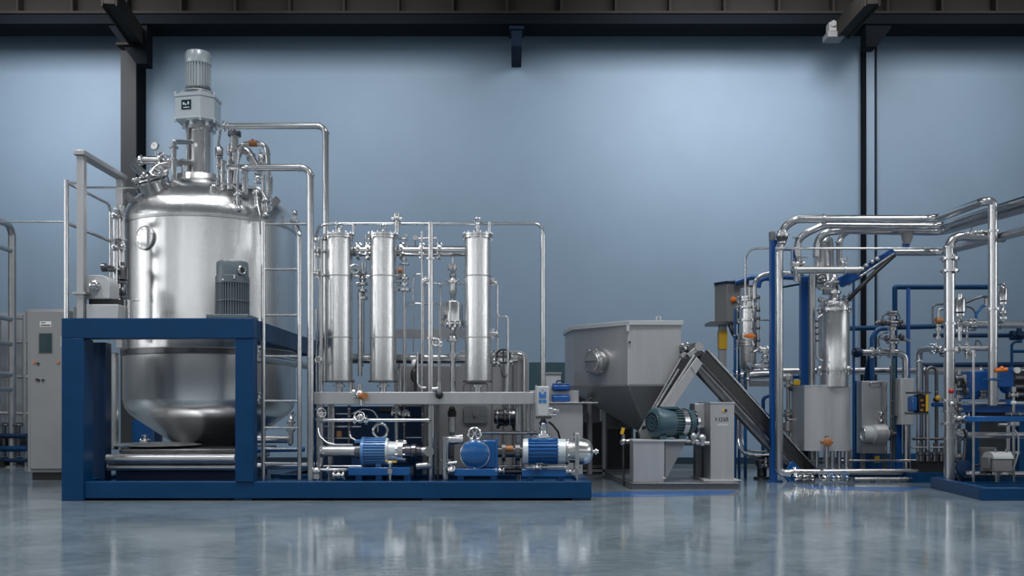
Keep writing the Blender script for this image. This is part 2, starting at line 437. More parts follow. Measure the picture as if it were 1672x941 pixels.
t.p('side_top_beam','blue_paint',bev=.006).box((XR-.075,DS+.2,ZT0+.0),(XR,DB,ZT1-.01))
t.p('rear_top_beam','blue_paint',bev=.006).box((XL,DB-.1,ZT0),(XR-.075,DB,ZT1))
for x in (396,704,950): t.p('foot','deep_blue').box((P(x-15,0,DS).x,DS+.02,0),(P(x+15,0,DS).x,DS+.16,.03))
for x in (300,704,950): t.p('foot','deep_blue').box((P(x-15,0,DS).x,13.4,0),(P(x+15,0,DS).x,13.55,.03))
t.done()

# steel catch trays under the vessel
t = Thing('catch_tray', 'stacked dull steel drip tray with rounded edges under the vessel cone', 'tray')
D = 12.75
x0, x1 = P(173,0,D).x, P(383,0,D).x
t.p('tray','dull_steel',bev=.03).box((x0,D+.02,P(0,757,D).z),(x1,D+1.9,P(0,743,D).z))
t.p('rail','dull_steel').cyl((x0,D+.06,P(0,764,D).z),(x1,D+.06,P(0,764,D).z), .045)
t.p('rim','dull_steel').cyl((x0,D+.04,P(0,750,D).z),(x1,D+.04,P(0,750,D).z), .066)
t.p('upper_plate','dark_steel',bev=.02).box((x0+.05,D+.3,P(0,743,D).z),(x1+.1,D+1.9,P(0,739,D).z+.03))
t.p('drip_pan','dull_steel').lathe(PF(258,D+1.0,P(0,739,D).z+.03), ZA, [(0,.45),(.03,.62),(.04,.62),(.06,.5),(.08,0)], 32)
t.p('support','deep_blue').box((x0+.05,D+.2,.19),(x1,D+1.7,P(0,757,D).z))
t.done()
single('steel_duct', 'upright half round steel duct left of the vessel inside the frame', 'duct', 'brushed_steel',
       lambda b: b.cyl(PF(182,13.4,.62), PF(182,13.4,2.0), U(11,13.4), seg=28))
# background blue frames glimpsed behind the cone
t = Thing('blue_panel_stand', 'blue panel stand behind the vessel cone under the frame', 'stand')
t.p('panel','machine_blue').box(P(216,686,17.6), PF(252,17.7,.0)); t.p('post','deep_blue').box(PF(252,17.5,0), P(262,640,17.5)+V((0,.1,0)))
t.done()
wheel_valve('small bright valve glimpsed behind the vessel cone above the tray', P(237,721,13.9), XA, .06)

# ------------------------------------------------------------------ the big vessel
DC, R = 14.86, 1.305
TC = V((P(345,0,DC).x, DC, 0))
ZS = 4.02
def at(z, ang, r=R):            # point on the vessel wall; ang 0 faces the lens, + to the right
    return V((TC.x+math.sin(ang)*r, TC.y-math.cos(ang)*r, z))
def dome_z(d): return ZS+.05+.74*math.sqrt(max(0,1-(d/(R*1.0))**2))
t = Thing('mixing_vessel', 'huge brushed steel mixing vessel with domed top and conical bottom', 'tank')
zc = 1.33
prof = [(.60,.0),(.60,.50),(.66,.56),(1.06,1.13),(1.13,1.21),(1.22,1.275),(zc,R-.005),(zc+.02,R),(2.15,R)]
t.p('shell','brushed_steel').lathe(TC, ZA, prof+[(ZS,R)], 96)
t.p('dome','brushed_steel').lathe(TC, ZA, [(ZS,R+.004),(ZS+.05,R+.004)]+[(ZS+.05+.74*math.sin(a), R*math.cos(a)) for a in [math.pi/2*i/14 for i in range(1,14)]]+[(ZS+.79,0)], 96)
t.p('seam_band','dull_steel').lathe(TC, ZA, [(ZS-.025,R),(ZS-.02,R+.012),(ZS+.02,R+.012),(ZS+.025,R)], 96)
t.p('outlet_neck','dark_steel').lathe(TC, ZA, [(.44,.2),(.46,.2),(.47,.3),(.5,.3),(.51,.2),(.61,.2)], 32)
t.p('agitator_pad','brushed_steel').lathe(V((P(327,0,DC).x,DC,0)), ZA, [(4.62,.50),(4.80,.42),(4.86,.40)], 40)
# round plate on the shell
pc = P(243,390,13.75); d = (pc-TC); d.z = 0; pc = TC+d.normalized()*(R+.01)+V((0,0,pc.z)); ax = d.normalized()
pl = t.p('inspection_plate','brushed_steel'); pl.disc(pc, ax, .165, .03, 40)
t.p('plate_rim','dull_steel',pl).ring(pc+ax*.01, ax, .168, .012)
pl.bolts(pc+ax*.015, ax, .14, 8, .01, .03)
# manhole neck, left on the dome
mc = P(256,322,13.95); mz = V((-.22,-.30,.93)).normalized()
mn = t.p('manhole_neck','brushed_steel'); mn.cyl(mc-mz*.12, mc+mz*.2, .17, seg=36)
ld = t.p('manhole_lid','pipe_steel'); ld.lathe(mc+mz*.2, mz, [(0,.23),(.03,.235),(.035,.19),(.05,.235),(.075,.23),(.1,.16),(.12,0)], 36)
u, w, _ = basis(mz)
for i in range(8):
    a = 2*math.pi*(i+.3)/8; q = mc+mz*.2+(u*math.cos(a)+w*math.sin(a))*.235
    cl = t.p('lid_clamp','pipe_steel',ld); cl.cyl(q-mz*.1, q+mz*.11, .018, seg=8); cl.sph(q+mz*.11, .032, 8)
t.p('manhole_davit','pipe_steel').tube([mc+mz*-.05+V((.27,-.02,0)), mc+V((.27,-.02,.12)), mc+mz*.34+V((.02,0,0))], .022)
# oval sight glass with a ring of studs
sc = P(316,311,13.98); sz = V((-.08,-.35,.93)).normalized()
sg = t.p('sight_port','pipe_steel'); sg.lathe(sc-sz*.05, sz, [(0,.185),(.05,.185),(.06,.2),(.085,.2),(.09,.145),(.075,.14),(.07,0)], 36)
sg.bolts(sc+sz*.03, sz, .172, 10, .012, .04)
# lifting lugs round the dome
for a in (-.9,.62,1.15):
    q = at(0, a, R*.93); q.z = dome_z(R*.93); n = (q-V((TC.x,TC.y,ZS-.6))).normalized()
    t.p('lifting_lug','dull_steel').obox(q, q+n*.12, .1, .03, V((0,1,0)))
# thin support ring where the frame carries the vessel
t.p('support_ring','dark_steel').lathe(TC, ZA, [(ZT0-.12,R),(ZT0-.11,R+.03),(ZT0-.03,R+.03),(ZT0-.02,R)], 96)
t.done()

# ------------------------------------------------------------------ the agitator drive on top
A0 = V((P(328,0,DC).x, DC, 0))
zz = lambda y: P(0,y,DC).z
t = Thing('agitator_drive', 'tall grey geared motor with steel column mounted on top of the domed vessel', 'motor')
rb = U(36,DC)
f = t.p('base_flange','pipe_steel'); f.lathe(A0, ZA, [(zz(304),.30),(zz(297),.31),(zz(296),rb),(zz(291),rb),(zz(290),.24)], 48)
f.bolts(A0+ZA*zz(293), ZA, rb*.88, 16, .018, .11)
t.p('column_tube','brushed_steel').cyl(A0+ZA*zz(291), A0+ZA*zz(214), U(19.5,DC), seg=48)
for x in (-15.5,13.5): t.p('tie_rod','pipe_steel').cyl(A0+V((U(x,DC),-.16,zz(291))), A0+V((U(x,DC),-.16,zz(214))), .028)
t.p('upper_flange','pipe_steel').lathe(A0, ZA, [(zz(216),.22),(zz(215),.235),(zz(210),.235),(zz(209),.2)], 40)
l = t.p('lantern','silver_paint'); l.lathe(A0, ZA, [(zz(210),.17),(zz(204),.19),(zz(203),.27),(zz(199),.28)], 32)
for i in range(6):
    a = i*math.pi/3+.2; q = A0+V((math.cos(a)*.235,math.sin(a)*.235,0)); l.cyl(q+ZA*zz(211), q+ZA*zz(199), .03, seg=8)
# gearbox: an eight sided case with a broad front face
gw = U(31.5,DC)
def octa(z, k=1.0, cx=-.035):
    w2 = gw*k; return [A0+V((cx+a*w2, bq*w2, z)) for a, bq in ((-.98,-.72),(.42,-1.0),(1,-.55),(1,.5),(.5,.95),(-.5,.95),(-1,.5))]
gb = t.p('gearbox','silver_paint',bev=.012); gb.loft(octa(zz(199)), octa(zz(166)))
gb.loft(octa(zz(166),1.04), octa(zz(161),1.04)); gb.loft(octa(zz(202),1.03), octa(zz(198),1.03))
gb.loft(octa(zz(161),.93), octa(zz(152),.66))
A_, B_ = octa(0)[0], octa(0)[1]; fd = (B_-A_).normalized(); nn = fd.cross(ZA).normalized()
if nn.y > 0: nn = -nn
pcx = A0+V((-.035,0,0)); q = A_+(B_-A_)*.47
pz = lambda u_, z: V((q.x+fd.x*u_, q.y+fd.y*u_, z))+nn*.006
def plate(b, u0, z0, u1, z1, th=.006): b.loft([pz(u0,z0),pz(u1,z0),pz(u1,z1),pz(u0,z1)], [p_+nn*th for p_ in (pz(u0,z0),pz(u1,z0),pz(u1,z1),pz(u0,z1))])
np_ = t.p('name_plate','screen_glass',gb,label='black name plate'); plate(np_, -.085, zz(187), .075, zz(172))
mk = t.p('plate_marks','white_face',gb)
for u0, z0, u1, z1 in ((-.06,zz(180),-.03,zz(176)),(-.02,zz(181),.0,zz(178)),(.02,zz(180),.045,zz(175)),(-.05,zz(185),.05,zz(183.6))):
    mk.loft([pz(u0,z0)+nn*.006,pz(u1,z0)+nn*.006,pz(u1,z1)+nn*.006,pz(u0,z1)+nn*.006],[pz(u0,z0)+nn*.009,pz(u1,z0)+nn*.009,pz(u1,z1)+nn*.009,pz(u0,z1)+nn*.009])
bl = gb
for k in range(7):
    p0 = octa(zz(163),.98)[k]; bl.cyl(p0+ZA*-.02, p0+ZA*.06, .022, seg=6)
    p0 = octa(zz(200),.98)[k]; bl.cyl(p0+ZA*-.06, p0+ZA*.02, .022, seg=6)
M0 = V((P(324,0,DC).x, DC, 0)); rm = U(20.5,DC)
t.p('motor_neck','silver_paint').lathe(M0, ZA, [(zz(154),.25),(zz(151),.22),(zz(149),.13),(zz(146),.13),(zz(144),.18)], 32)
fb = t.p('finned_body','silver_paint'); fb.fins(M0+ZA*zz(147), M0+ZA*zz(104), rm*.80, rm*.96, 26)
t.p('terminal_ring','dull_steel').lathe(M0, ZA, [(zz(147.5),rm*.7),(zz(146),rm*.98),(zz(144),rm*.98),(zz(143.5),rm*.8)], 32)
t.p('fan_cover','silver_paint').lathe(M0, ZA, [(zz(107),rm*.98),(zz(106),rm*1.01),(zz(91),rm*1.01),(zz(87),rm*.93),(zz(85),rm*.7),(zz(84.5),0)], 40)
t.done()

# ------------------------------------------------------------------ pipework on the dome
def dome(x, y, D): return P(x, y, D)
p1 = pipe('fat bent steel pipe looping left off the vessel dome', [P(266,262,14.35),P(210,261,14.35),P(242,292,13.95),P(246,300,13.95)], U(6.6,14.3),
     flanges=[(P(263,262,14.35),XA)], clamps=[(P(230,261.6,14.35),XA),(P(238,288,14.0),V((.7,-.3,-.6)))], bend=.12)
gauge('white faced pressure gauge above the bent pipe on the dome', P(252,238,14.3), U(7,14.3), V((-.25,-1,.1)), P(256,258,14.35), dial='white_face')
wheel_valve('small steel valve beside the white gauge on the dome', P(262,256,14.3), ZA, .055, V((.8,0,.6)))
ball_valve('steel ball valve joining the bent pipe to the upright pipe', P(275,263,14.35), XA, .075)
pipe('upright steel pipe left of the agitator column with top flange', [P(284,308,14.2),P(284,231,14.2)], U(4.2,14.2),
     flanges=[(P(284,241,14.2),ZA),(P(284,262,14.2),ZA)], clamps=[(P(284,300,14.2),ZA)])
pipe('short level pipe joining the upright pipe to the agitator column', [P(284,232,14.25),P(313,232,14.6)], U(4,14.3))
pipe('sweeping steel pipe curving from the manhole behind the column', [P(243,292,14.15),P(252,272,14.25),P(280,267,14.4),P(318,265,14.75)], U(5.6,14.4),
     clamps=[(P(262,270,14.3),XA),(P(298,266,14.58),XA)], bend=.25)
wheel_valve('steel valve lying on the manhole lid', P(257,287,14.0), XA, .08, V((.4,-.5,.7)))
ball_valve('steel valve with lever perched beside the manhole lid', P(268,281,14.05), XA, .06, V((.3,-.5,.8)))
for k, (x, y) in enumerate(((243,297),(236,301))):
    single('swing_bolt', ('bright swing bolt standing on the back of manhole lid','bright swing bolt at the left rim of manhole lid')[k], 'bolt', 'pipe_steel',
           lambda b: (b.cyl(P(x,y+12,13.9), P(x,y-6,13.9), .022), b.sph(P(x,y-6,13.9), .045), b.disc(P(x,y,13.9), ZA, .05, .03)))
pipe('thin steel rail running from the platform post to the dome', [P(136,306.5,12.75),P(226,306.5,13.8)], U(1.7,13), name='steel_rail', cat='rail')
pipe('slender upright tube between column and sweeping pipe', [P(298,290,14.35),P(298,268,14.55)], U(2,14.4))
# right of the column
pipe('upper steel pipe running right from the gearbox and down behind the columns', [P(366,206,13.6),P(532,206,13.6),PF(532,13.6,1.6)], U(4.8,13.6),
     clamps=[(P(522,206,13.6),XA),(P(532,217,13.6),ZA),(P(372,206,13.6),XA)], flanges=[(P(366,206,13.6),XA)], bend=.13)
pipe('steel line dropping from the upper pipe onto the dome', [P(366,206,13.6),P(360,212,14.0),P(356,240,14.4),P(356,300,14.4)], U(2,14))
pipe('lower steel pipe running right off the dome and down to the skid', [P(374,273,13.9),P(398,274,12.5),P(507,274,12.5),PF(507,12.5,.19)], U(5.4,12.5),
     clamps=[(P(490,274,12.5),XA),(P(507,286,12.5),ZA),(P(421,274,12.5),XA),PF(507,12.5,.21) and (PF(507,12.5,.21),ZA)], bend=.13)
NZ = 13.95
t = Thing('vent_pot', 'short steel vent pot with dark flanged lid standing right of the gearbox', 'vent')
t.p('pot','brushed_steel').cyl(P(383,246,NZ), P(383,219,NZ), U(7,NZ)); t.p('lid','dark_steel').flange(P(383,219,NZ), ZA, U(10.5,NZ), .05, 8)
t.p('eye','dark_steel').cyl(P(383,219,NZ), P(383,209,NZ), .018); t.p('clamp','pipe_steel').disc(P(383,247,NZ), ZA, U(8.5,NZ), .04)
t.p('leg_pipe','pipe_steel').cyl(P(383,300,NZ), P(383,247,NZ), U(4,NZ)); t.done()
pipe('steel hook shaped pipe carrying the orange coupling above the dome', [P(384,300,13.8),P(388,246,13.8),P(397,235,13.8),P(428,235,13.8),P(436,243,13.8),P(438,268,13.8)], U(4,13.8),
     clamps=[(P(437,252,13.8),ZA)], bend=.14)
t = Thing('pipe_coupling', 'orange brown coupling on the hook shaped pipe over the dome', 'coupling')
t.p('sleeve','brown_orange').cyl(P(407,234.6,13.8), P(420,234.6,13.8), U(5.2,13.8)); t.p('bolt_lug','orange_paint').box(P(410,227,13.75), P(417,231,13.9))
t.done()
pipe('fat curved steel elbow pipe sloping down behind the hook pipe', [P(384,262,14.2),P(392,244,14.2),P(404,246,14.2),P(418,272,14.2)], U(6.6,14.2),
     clamps=[(P(410,257,14.2),V((.6,0,-.8)))], bend=.2)
for (x,y,h,r,l) in ((358,262,40,6.5,'squat sanitary valve with bright cap right of the agitator column'),
                    (377,255,32,7,'pale capped sanitary valve under the vent pot'),
                    (441,322,64,4.5,'slender valve stack at the right edge of the dome'),
                    (427,270,32,6,'dark bodied sanitary valve below the orange coupling')):
    D_ = 14.0 if x != 441 else 13.95
    stack_valve(l, P(x,y+h*.35,D_), U(h,D_), U(r,D_))
for k, (x, y0, y1, r, l) in enumerate(((364,300,262,3.6,'upright nozzle pipe nearest the agitator column'),(375,302,262,4.6,'upright nozzle pipe under the capped valve'),
        (400,310,276,5.0,'thick upright nozzle pipe in the middle of the dome right side'),(388,322,275,2.2,'slender upright tube below the lower pipe'),
        (438,338,268,3.4,'upright nozzle pipe at the right of the dome'),(430,336,284,2.6,'thin upright tube just left of the right nozzle'))):
    Dn = 13.9
    pipe(l, [P(x,y0+8,Dn),P(x,y1,Dn)], U(r,Dn), clamps=[(P(x,y1+3,Dn),ZA),(P(x,(y0+y1)/2,Dn),ZA),(P(x,y0-2,Dn),ZA)], name='nozzle_pipe')
pipe('bent thin steel tube curving over the right of the dome', [P(405,306,13.75),P(424,306,13.75),P(436,330,13.75),P(438,345,13.75)], U(2.2,13.75), bend=.2)
pipe('bent thin steel tube across the dome below the base flange', [P(360,300,13.6),P(380,301,13.6),P(388,308,13.6),P(389,336,13.65)], U(1.8,13.6), bend=.1)
pipe('loose steel cable hanging down the right of the dome', [P(418,312,13.62),P(420,330,13.58),P(424,350,13.5),P(425,383,13.45)], U(1.3,13.5), bend=.3, name='steel_cable', cat='cable')
for x, y, l in ((350,322,'steel clamp lug on the dome front below the base flange'),(389,334,'steel clamp lug on the dome right of centre'),(419,331,'steel clamp lug near the hanging cable'),(434,344,'steel clamp lug by the right nozzle')):
    Dn = 13.78
    t = Thing('swing_clamp', l, 'clamp')
    t.p('lug','dull_steel').cyl(P(x,y+8,Dn), P(x,y-16,Dn), .035, .03); t.p('nut','pipe_steel').sph(P(x,y-16,Dn), .07, 12, (1,1,.8))
    t.p('pin','dull_steel').cyl(P(x-5,y-7,Dn), P(x+5,y-7,Dn), .022); t.p('foot','pipe_steel').sph(P(x,y+8,Dn), .055, 12); t.done()
ball_valve('steel valve with handle between elbow and hook pipe', P(428,258,13.8), V((.3,0,1)), .07, V((-.7,-.2,.3)))
ball_valve('steel ball valve on the lower pipe at the dome', P(421,291,13.0), ZA, .07, XA)
t = Thing('spray_ball_inlet', 'small bright fitting on the vessel rim at the far right', 'valve')
q = P(481,362,14.6); t.p('stem','pipe_steel').cyl(q-ZA*.1, q+ZA*.12, .03); t.p('knob','pipe_steel').sph(q+ZA*.13, .05); t.p('flange','pipe_steel').disc(q, ZA, .07, .03); t.done()

# ------------------------------------------------------------------ platform rails left of the vessel
t = Thing('stair_rail', 'tall flat steel handrail sloping back beside the vessel, on the frame', 'railing')
D0, D1 = 12.62, 14.0
xh = P(130.5,0,D0).x; zh = P(0,254,D0).z
t.p('front_post','sheet_steel',bev=.008).box((xh-.05,D0,ZT1),(xh+.05,D0+.1,zh))
t.p('rear_post','sheet_steel',bev=.008).box((xh-.05,D1-.12,2.1),(xh+.05,D1-.02,zh))
t.p('handrail','sheet_steel',bev=.01).box((xh-.075,D0-.04,zh),(xh+.075,D1,zh+.07))
t.p('post_foot','dull_steel').box((xh-.09,D0-.04,P(0,481,D0).z),(xh+.09,D0+.14,P(0,477,D0).z))
t.done()
t = Thing('guard_rail', 'round tube guard rail on the outer side of the blue frame', 'railing')
D0, D1 = 12.62, 14.0
xo = P(108.5,0,D0).x; z1 = P(0,298,D0).z; z2 = P(0,364,D0).z
t.p('front_post','pipe_steel').tube([(xo,D0,ZT1-.5),(xo,D0,z1+.03)], U(3.9,D0))
t.p('top_rail','pipe_steel').tube([(xo,D0,z1),(xo,D1,z1),(xo,D1,2.3)], U(2.4,D0), .12)
t.p('mid_rail','pipe_steel').tube([(xo,D0,z2),(xo,D1,z2)], U(2.8,D0))
t.p('stub_rail','pipe_steel').tube([(xo,D0,z1),(xh,D0+.05,z1)], U(1.8,D0))
t.p('mount','dull_steel').box((xo-.06,D0-.05,ZT1-.35),(XL,D0+.05,ZT1-.2))
t.done()
pipe('thin level rail running left from the guard rail at mid height', [P(-12,362.5,12.62),P(105,362.5,12.62)], U(1.4,12.62), name='steel_rail', cat='rail')
t = Thing('terminal_box', 'low grey terminal box with knob lying on the blue frame, left', 'box')
D = 12.66
t.p('case','light_grey_paint',bev=.01).box((P(140,0,D).x,D,ZT1),(P(193,0,D).x,D+.4,P(0,497,D).z))
t.p('side_case','grey_paint',bev=.01).box((P(112,0,D).x,D+.12,ZT1),(P(139.5,0,D).x,D+.4,P(0,499,D).z))
t.p('knob','dull_steel').disc(P(134,510.5,D+.1), YA, .03, .08, 14)
t.done()
t = Thing('hoist_motor', 'grey round topped housing with a hub on the terminal box', 'motor')
D = 12.74
zl, zu = P(0,488,D).z, P(0,449,D).z; xa, xb = P(137,0,D).x, P(180,0,D).x; rr = (xb-xa)*.40
poly = [V((xa,D,zl)),V((xb,D,zl))]
for i in range(9): a = math.pi/2*i/8; poly.append(V((xb-rr+rr*math.cos(a),D,zu-rr+rr*math.sin(a))))
for i in range(9): a = math.pi/2+math.pi/2*i/8; poly.append(V((xa+rr*.7+rr*.7*math.cos(a),D,zu-rr*.7+rr*.7*math.sin(a))))
t.p('housing','light_grey_paint',bev=.01).prism(poly,(0,.3,0))
h = t.p('hub','pipe_steel'); h.lathe(P(156,467,D), -YA, [(0,.07),(.03,.07),(.04,.05),(.09,.05),(.1,.03)], 28)
t.p('base_pad','black_rubber').box((P(143,0,D).x,D+.04,P(0,497,12.66).z),(P(190,0,D).x,D+.26,zl))
t.done()
# cluster of upright pipes between rail and vessel
pipe('bright upright pipe left of the vessel beside the rear post', [PF(199,13.55,2.2),P(199,336,13.55)], U(4.2,13.55), flanges=[(P(199,392,13.55),ZA),(P(199,437,13.55),ZA)])
pipe('second upright pipe left of the vessel with two flanges', [PF(189,13.45,2.2),P(189,352,13.45)], U(4.6,13.45), flanges=[(P(189,352,13.45),ZA),(P(189,404,13.45),ZA),(P(189,440,13.45),ZA)])
wheel_valve('dark valve on the pipes left of the vessel, upper', P(194,352,13.4), XA, .07, V((0,-.6,.8)))
wheel_valve('dark valve on the pipes left of the vessel, lower', P(194,404,13.4), XA, .07, V((0,-.6,.8)), hmat='black_rubber')
single('pipe_clamp','dark flanged bracket sticking left from the pipes beside the vessel','bracket','dark_steel', lambda b: (b.cyl(P(168,437,13.2),P(184,437,13.45),.03), b.disc(P(170,437,13.2),XA,.06,.05), b.disc(P(178,441,13.3),ZA,.09,.03)))
stack_valve('dark stacked valve low beside the vessel wall, left', P(200,490,13.5), .55, .07, mat='dark_steel', actmat='dark_steel')
pipe('short upright stub pipe at the frame edge beside the vessel', [PF(210,12.9,ZT1),P(210,490,12.9)], U(3.4,12.9))
pipe('crooked little steel lever above the stub pipe', [P(212,494,12.9),P(222,490,12.9),P(228,491,12.9)], U(1.2,12.9), name='lever_rod', cat='lever')

# dark green motor standing on the front corner of the frame
t = Thing('fan_motor', 'upright dark grey finned motor standing on the front corner of the blue frame', 'motor')
D = DS+.24; q0 = PF(379.5,D,ZT1); zz = lambda y: P(0,y,D).z
t.p('base_plate','slate_paint',bev=.008).box((P(346,0,D).x,D-.24,ZT1),(P(413,0,D).x,D+.26,ZT1+.055))
mo = V((q0.x,D,0)); r = U(25.5,D)
t.p('finned_body','slate_paint').fins(mo+ZA*(ZT1+.055), mo+ZA*zz(464), r*.93, r*1.05, 40)
t.p('waist_ring','slate_paint').lathe(mo, ZA, [(zz(494),r*.98),(zz(493.5),r*1.07),(zz(492),r*1.07),(zz(491.5),r*.98)], 48)
t.p('fan_cover','slate_paint').lathe(mo, ZA, [(zz(464),r*1.06),(zz(453),r*1.06),(zz(452),r*1.0),(zz(431),r*1.0),(zz(428.5),r*.94),(zz(428),0)], 48)
hx = mo+V((U(21,D),-r*.72,zz(444))); hd = V((.80,-.6,0))
e = t.p('eye_bolt','pipe_steel'); e.ring(hx, hd, .05, .016, 20); t.p('eye_bore','black_rubber',e).disc(hx, hd, .045, .02)
for x, y in ((372,460),(390,457),(390,454)): t.p('screw','pipe_steel').disc(mo+V((U(x-379.5,D),-math.sqrt(max(0,(r*1.06)**2-U(x-379.5,D)**2)),zz(y))), YA, .012, .012, 8)
t.done()

# ladder
t = Thing('ladder', 'steel ladder with two round rails in front of the vessel', 'ladder')
D = 12.5
for x, y in ((430,362),(489,390)): 
    t.p('rail','pipe_steel').tube([PF(x,D,.19), P(x,y,D)] if x < 460 else [PF(x,D,.19),P(x,380,D),P(484,366,D+.35)], U(3.6,D), .1)
    t.p('foot_plate','pipe_steel').disc(PF(x,D,.2), ZA, .06, .02)
for y in (366,440,515,582,655,699,733,757):
    t.p('rung','pipe_steel').cyl(P(430,y,D), P(489,y,D), U(1.9,D))
t.p('wall_tie','pipe_steel').tube([P(489,366,D),P(500,366,D)], U(2,D)); t.done()
# pipes seen behind the ladder under the frame
pipe('big horizontal steel pipe low behind the ladder', [P(417,718,13.3),P(476,718,13.3)], U(6,13.3), flanges=[(P(474,718,13.3),XA)])
pipe('blue painted pipe behind the ladder above the deck', [P(417,735,13.2),P(497,734,13.2)], U(4,13.2), mat='machine_blue', name='blue_pipe')
pipe('steel pipe crossing low behind the ladder foot', [P(417,762,13.0),P(515,760,13.0)], U(5.5,13.0))
pipe('slanting grey pipe under the right side beam', [P(424,584,13.6),P(502,598,15.4)], U(6,13.6), mat='dull_steel')
ball_valve('bright valve peeping out right of the frame post, upper', P(420,576,12.6), ZA, .09, XA)
ball_valve('bright valve peeping out right of the frame post, lower', P(421,650,12.6), ZA, .08, XA)
pipe('short branch pipe from the upper post valve', [P(414,583,12.6),P(428,583,12.6)], U(2.5,12.6))
pipe('upright valve pipe behind the ladder with elbow', [P(475,725,13.25),P(475,684,13.25),P(479,676,13.4)], U(4,13.25), flanges=[(P(475,690,13.25),ZA),(P(475,703,13.25),ZA)])
# ------------------------------------------------------------------ filter columns and their rack
DCOL = 13.05
def column(label, x, ztop, w=21.5):
    t = Thing('filter_vessel', label, 'filter', 'filter columns on the skid')
    c = PF(x, DCOL, 0); z = lambda y: P(0,y,DCOL).z; r = U(w,DCOL)
    t.p('shell','brushed_steel').lathe(c, ZA, [(z(622),0),(z(622),r),(z(388),r),(z(388),0)], 56)
    for y in (452,552): t.p('band','dull_steel').lathe(c, ZA, [(z(y+1.2),r),(z(y+.8),r+.006),(z(y-.8),r+.006),(z(y-1.2),r)], 56)
    f = t.p('top_flange','pipe_steel'); f.lathe(c, ZA, [(z(391),r),(z(390.5),r*1.17),(z(387.5),r*1.17),(z(387),r*1.12),(z(386.5),r*1.17),(z(383.5),r*1.17),(z(382.5),r*1.0),(z(381),0)], 56)
    f.bolts(c+ZA*z(386.5), ZA, r*1.08, 14, .014, .10)
    t.p('base_plate','dark_steel').lathe(c, ZA, [(z(624.5),0),(z(624.5),r*1.12),(z(622),r*1.12),(z(621.5),r)], 56)
    n = t.p('outlet_nozzle','pipe_steel'); n.lathe(c, ZA, [(z(641),.045),(z(632),.045),(z(631.5),.085),(z(629),.085),(z(628.5),.05),(z(624),.05)], 24)
    l = t.p('lifting_eye','pipe_steel'); l.cyl(c+ZA*z(382), c+ZA*z(ztop+8), .022, seg=12); l.disc(c+ZA*z(ztop+14), ZA, .035, .03, 16)
    l.ring(c+ZA*z(ztop+4), YA, .04, .014, 20)
    t.done()
column('leftmost steel filter column on the skid, next to the ladder', 554, 366)
column('middle steel filter column on the skid, second from the ladder', 625.5, 368)
column('rightmost steel filter column on the skid, right of the barrel valve', 780, 357)

t = Thing('filter_rack', 'grey horizontal box beam with posts carrying the three filter columns', 'rack')
D = 12.72
zb0, zb1 = P(0,660.5,D).z, P(0,640.5,D).z
t.p('cross_beam','sheet_steel',bev=.006).box((P(513,0,D).x,D,zb0),(P(872,0,D).x,D+.5,zb1))
for x, w in ((523,6.5),(704,6.5)):
    t.p('post','pipe_steel').cyl(PF(x,D+.16,.19), PF(x,D+.16,zb0), U(w,D), seg=24)
    t.p('foot_plate','pipe_steel').disc(PF(x,D+.16,.2), ZA, U(w,D)*1.5, .025)
for x in (540,846): t.p('rear_post','pipe_steel').cyl(PF(x,D+.44,.19), PF(x,D+.44,zb0), .045)
t.done()

# posts and headers
pipe('thin steel header pipe over the columns, bending down at the right', [P(515,450,12.95),P(515,390,12.95),P(522,368,13.3),P(545,365.5,13.3),P(886.5,365.5,13.3),PF(886.5,13.3,1.55)], U(2.3,13.3),
     clamps=[(P(648,365.5,13.3),XA),(P(886.5,385,13.3),ZA)], bend=.12)
pipe('sleeve pipe around the right down leg of the header', [PF(886.5,13.3,1.50),P(886.5,383,13.3)], U(4.0,13.3), name='sleeve_pipe')
pipe('upright flanged steel pipe at the left end of the column rack', [PF(524,13.0,zb1),P(524,388,13.0)], U(4.2,13.0),
     flanges=[(P(524,391,13.0),ZA),(P(524,411,13.0),ZA),(P(524,450,13.0),ZA)], clamps=[(P(524,505,13.0),ZA),(P(524,530,13),ZA),(P(524,552,13),ZA),(P(524,600,13),ZA)])
pipe('upright steel pipe crossing the thick manifold between middle and right columns', [PF(703,12.95,zb1),P(703,363,12.95)], U(4.6,12.95),
     flanges=[(P(703,423,12.95),ZA),(P(703,553,12.95),ZA)], clamps=[(P(703,560,12.95),ZA),(P(703,395,12.95),ZA)])
pipe('thick steel manifold pipe joining the columns near their tops', [P(572,410.5,13.3),P(762,410.5,13.3)], U(8.6,13.3),
     flanges=[(P(586,410.5,13.3),XA),(P(602,410.5,13.3),XA),(P(656,410.5,13.3),XA),(P(689,410.5,13.3),XA),(P(718,410.5,13.3),XA)], name='manifold_pipe')
pipe('thick steel manifold pipe behind the lower ends of the columns', [P(576,586,13.7),P(845,586,13.7)], U(8.2,13.7),
     flanges=[(P(806,586,13.7),XA),(P(816,586,13.7),XA),(P(590,586,13.7),XA)], name='manifold_pipe')
single('grey_crossbar','flat grey bar behind the columns at mid height','bar','sheet_steel', lambda b: b.box(P(645,538,13.9),P(760,552,13.9)+V((0,.08,0))))
pipe('capped upright stub left of the middle column header', [P(648,384,13.2),P(648,362,13.2)], U(4,13.2), clamps=[(P(648,364,13.2),ZA),(P(648,372,13.2),ZA)], name='vent_stub')
t = Thing('vent_valve', 'bright vent valve topping the header pipe by the middle column', 'valve')
q = P(648,358,13.2); t.p('body','pipe_steel').sph(q, .055); t.p('cap','pipe_steel').cyl(q, q+ZA*.07, .05); t.p('side_knob','pipe_steel').cyl(q-XA*.07, q+XA*.07, .03); t.done()
pipe('slender upright at the left column linked to the header', [P(550,386,13.2),P(550,362,13.2)], U(2,13.2), name='vent_stub', clamps=[(P(550,363,13.2),ZA)])
pipe('short upright between left column and header pipe', [P(577,386,13.25),P(577,367,13.25)], U(2.6,13.25), name='vent_stub')
